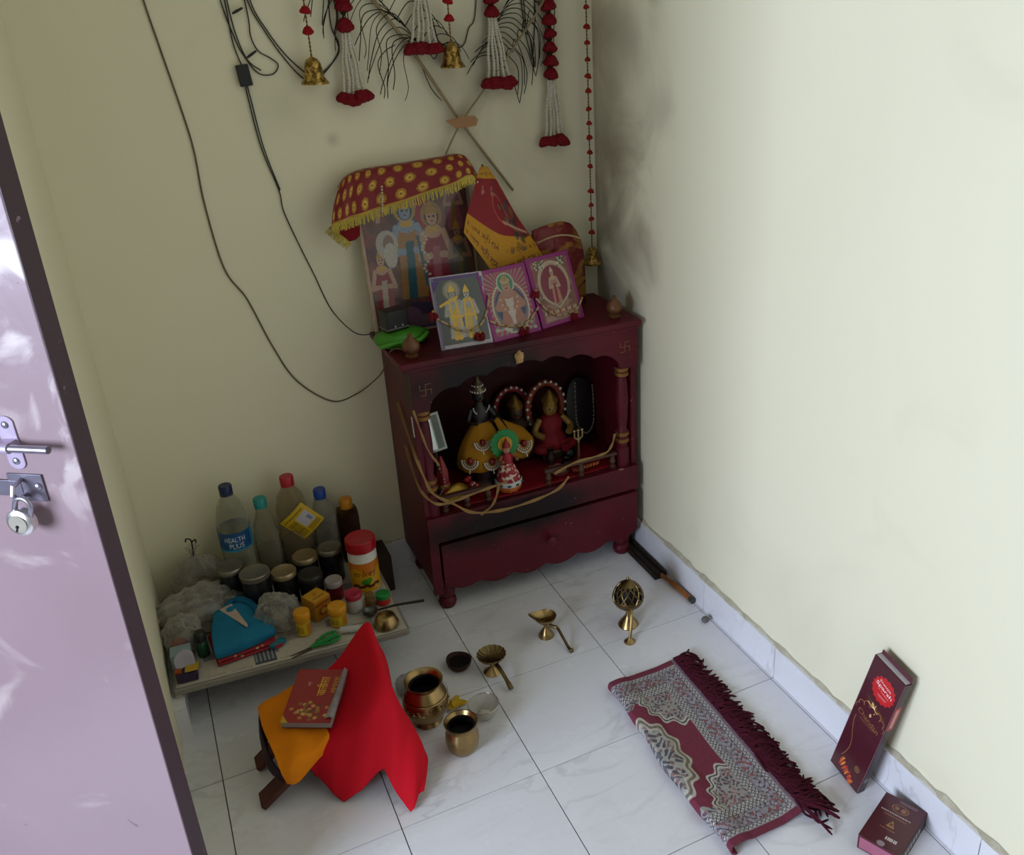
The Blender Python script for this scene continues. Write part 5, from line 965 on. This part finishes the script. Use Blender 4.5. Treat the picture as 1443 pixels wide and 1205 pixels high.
for sgn, cyk in ((1, .078), (-1, .492-.078)):
    sp2 = np.hypot((mx-.144)/.085, (my-cyk)/.105); s3 = sp2*(1+.06*np.cos(np.arctan2(my-cyk, mx-.144)*16))
    m = fld & ((s3 < 1) | (np.abs(my-cyk) < .018+.006*np.cos(mx*190))); P.put(m, '#8f8984'); P.put(m & (cell(330, 0) > .25), '#4c4650'); P.put(m & (cell(260, 3) > .6), '#8a5a5a'); P.put(fld & (s3 < 1) & (s3 > .86), '#b0aa9f'); P.put(fld & (np.abs(s3-.93) < .02), inkc)
m = fld & (med < 1); P.put(m, '#aaa294'); P.put(fld & (np.abs(med-.90) < .035), '#6a6258'); m2 = fld & (med < .80); P.put(m2, '#98948e'); P.put(m2 & (cell(240, 1) > .15), '#4a4850'); P.put(m2 & (cell(190, 4) > .55), '#7a5f58'); P.put(fld & (med < .40) & (cell(210, 2) > 0), '#585860'); P.put(fld & (med < .2), '#8a6a54')
P.grain(.28)
def rugf(u, v):
    s_ = u*.222; wv = .0035*math.sin(v*9+1)+.002*math.sin(v*23); y = -.950+v*.492; R_ = .0135
    if s_ < PI*R_*.75:
        a = -PI/2-s_/R_; x, z = .850+R_*math.cos(a)*1.0, .0165+R_*math.sin(a)
    else:
        e = s_-PI*R_*.75; a = -PI/2-PI*.75; x0, z0 = .850+R_*math.cos(a), .0165+R_*math.sin(a); x = x0+e*.985; z = z0+.004*math.sin(min(1, e/.05)*PI)-(z0-.0095)*min(1, e/.13)**.8
    lift = .010*max(0, u-.75)*4*max(0, .12-v)/.12
    return Vector((x+.012*(v-.5)+wv*(1-u)-.010*math.sin(v*PI)*(1-u)*.6, y+.018*u*(v > .5)*(2*v-1)-.012*(1-u)*(1-v), z+lift))
k = thing('prayer_rug', 'maroon and grey patterned rug folded in half with fringe towards the wall', 'rug', (.95, -.70, 0))
P.build('rug_top', rugf, k, True, rough=.9, solid=.004)
lo = MB().grid(lambda u, v: Vector((.852+u*.196, -.942+v*.476+.018*u*(v > .5)*(2*v-1), .0035+.0012*math.sin(u*9)*math.sin(v*11))), 20, 40).build('rug_underside', M('#5a2433', .9, n=.3, scale=60), k, True, solid=.004)
b = MB()
for i in range(330):
    v = random.random() if i > 150 else i/150; p = rugf(.985, v); L = random.uniform(.045, .072); ang = random.gauss(-.25, .45); z0 = random.uniform(.004, .016)
    if v < .06: ang -= .3
    dv = Vector((math.cos(ang), math.sin(ang), 0)); q0 = Vector((p.x-.004, p.y, p.z+.003)); bend = Vector((-dv.y, dv.x, 0))*random.gauss(0, .006)
    b.tube(smoothpath([q0, q0+dv*L*.35+Vector((0, 0, z0*.6))+bend, q0+dv*L*.7+bend*1.6+Vector((0, 0, z0*.3-.003)), Vector(((q0+dv*L).x, (q0+dv*L).y, max(.0026, z0*.5)))], 3), [.0025]*9+[.0013], 5)
tag(b.build('fringe', M('#400c1b', .9, n=.35, scale=90), k, True), kind='stuff')
for (v0, a0) in ((.012, -.9), (.02, -.7), (.03, -.75), (.045, -.6)):
    p = rugf(.985, v0); MB().tube(smoothpath([p, p+Vector((.03*math.cos(a0), .03*math.sin(a0), .010)), p+Vector((.07*math.cos(a0), .07*math.sin(a0), -.002))], 4), [.0035]*8+[.002], 6).build('loose_tassel', M('#400c1b', .9, n=.35, scale=90), k, True)
# ---- incense boxes
bxm = M('#4a1420', .35, n=.12)
k = thing('incense_box', 'tall maroon incense box with a red seal leaning on the skirting', 'box', (0, 0, 0))
ez = Vector((1.186-1.147, -.925+.876, .303)).normalized(); ex = Vector((0, -1, 0)); ex = (ex-ez*ex.dot(ez)).normalized(); ey = ez.cross(ex)
mm = Matrix((ex, ey, ez)).transposed().to_4x4(); mm.translation = (1.146, -.874, .0135); k.matrix_world = mm; W_, H_, T_ = .086, .306, .017
MB().box((0, 0, 0), (W_, T_, H_)).build('carton', bxm, k, bevel=.0012, smooth=False); MB().box((.002, .004, H_), (W_-.002, .0052, H_+.010), Matrix.Translation((0, .010, 0))).build('open_flap', M('#5a2a34', .5), k, smooth=False); MB().box((.003, .002, H_-.002), (W_-.003, T_-.003, H_+.0006)).build('inner_paper', M('#b9b2b4', .7), k, smooth=False)
P = Paint(130, 440, '#471320'); P.rect(0, 0, .012, 1, '#8a6a70'); P.rect(.985, 0, 1, 1, '#8a6a70')
asp = 440/130*.086/.306*130/440
def star(cx, cy, r, n, c1):
    a = [(cx+r*(1 if i % 2 else .88)*math.cos(PI*i/n), cy+r*(.0864/.306)*(1 if i % 2 else .88)*math.sin(PI*i/n)) for i in range(2*n)]; P.poly(a, c1)
star(.56, .825, .36, 16, '#c01c22'); P.text('Daivya', .56, .868, .36, .020, '#e8dcd8', -9); P.text('Sparsh', .56, .835, .52, .034, '#f0e6e2', -9); P.text('In Agarbatti', .58, .808, .34, .011, '#d8b0a8', -9); P.rect(.44, .775, .72, .779, '#d88a84'); P.rect(.47, .765, .69, .768, '#d88a84')
for i in range(14): P.line(.20+.045*i, .70-.0035*i+.012, .34+.045*i, .675-.0035*i, .006, '#5e3a22', 3)
P.ell(.50, .655, .09, .020, '#d8b060', -20); P.line(.30, .668, .72, .640, .008, '#e0c080', 3); P.line(.48, .62, .54, .69, .008, '#e0c080', 3); P.ell(.51, .654, .035, .012, '#fff0c0')
for i in range(7): q = PI*i/6; P.ring(.50-.38*math.cos(q), .575+.075*math.sin(q), .085, .024, .14, '#a8784a')
for i in range(7): q = PI*i/6; P.ell(.50-.36*math.cos(q), .565+.070*math.sin(q), .075, .021, '#471320')
P.ell(.50, .59, .03, .014, '#c9a878'); P.text('Chandan', .50, .545, .70, .040, '#8a5c34', -8); P.rect(.25, .512, .75, .516, '#7a4c34'); P.rect(.30, .500, .70, .503, '#7a4c34')
for i in range(40): t_ = i/39; P.ell(.22+.10*math.sin(t_*5)+.03*t_, .14+.36*t_, .012, .005, '#8a5a3a')
for i in range(34): P.ell(.24+.5*(i/34)+.03*rng.standard_normal(), .105-.085*(i/34)+.008*rng.standard_normal(), .045, .010, ['#c8641c', '#b82c1c', '#d89a2c', '#a8241c'][i % 4], 30)
P.ell(.74, .155, .075, .026, '#7a5a34'); P.ell(.74, .155, .045, .017, '#4a1a20'); P.text('S', .74, .155, .05, .018, '#a8844a'); P.grain(.05)
P.build('front_print', lambda u, v: (u*W_, -.0006, v*H_), k, rough=.32, coat=.3)
P = Paint(24, 200, '#2f1018'); P.rect(0, .60, 1, .80, '#a8242c'); P.rect(.3, .62, .7, .78, '#c98a88'); P.rect(.2, .1, .8, .14, '#7a6a6c'); P.build('side_print', lambda u, v: (W_+.0006, u*T_, v*H_), k, rough=.35)
k = thing('small_incense_box', 'small flat maroon box lying on the floor below the leaning box', 'box', (1.131, -1.068, 0), rot=(0, 0, .40))
L2, W2, H2 = .128, .082, .034; MB().box((-L2/2, -W2/2, 0), (L2/2, W2/2, H2)).build('carton', bxm, k, bevel=.001, smooth=False)
P = Paint(150, 96, '#4a1520'); P.ring(.80, .52, .085, .20, .14, '#8a5a3c'); P.ell(.80, .60, .035, .05, '#8a5a3c'); P.ell(.80, .44, .045, .06, '#8a5a3c')
P.poly([(.40, .42), (.54, .52), (.40, .62)], '#9a6a3c'); P.poly([(.44, .47), (.50, .52), (.44, .57)], '#4a1520')
for x, y0, y1, c_ in ((.66, .2, .86, '#b9a29c'), (.60, .26, .80, '#8a5a3c'), (.34, .36, .72, '#8a5a3c')):
    y = y0
    while y < y1: e = rng.uniform(.02, .05); P.rect(x, y, x+.022, y+e, c_); y += e+.014
y = .22
while y < .46: P.rect(.17, y, .225, y+.03, '#c9bab4'); y += .045
for x in (.93, .96): P.rect(x, .2, x+.008, .62, '#8a7478')
P.ell(.06, .5, .05, .09, '#8f7c80'); P.build('top_print', lambda u, v: (-L2/2+u*L2, -W2/2+v*W2, H2+.0005), k, rough=.32, coat=.3)
MB().box((-L2/2-.0012, -W2/2+.004, .004), (-L2/2+.001, W2/2-.004, H2-.003)).build('pink_tray', M('#a05a70', .5, n=.15), k, smooth=False)
P = Paint(90, 26, '#2f1218'); [P.rect(.1+.1*i, .3, .16+.1*i, .6, '#b9aeac') for i in range(7)]; P.build('side_print', lambda u, v: (-L2/2+u*L2, -W2/2-.0006, v*H2), k, rough=.4)
k = thing('clear_wrapper', 'crumpled clear plastic wrapper on the floor behind the large brass pot', 'wrapper', (.432, -.225, 0)); crumple(.026, .020, .020, 44, .3).build('film', clear('#b5b3b0', .2, .2, .5), k)
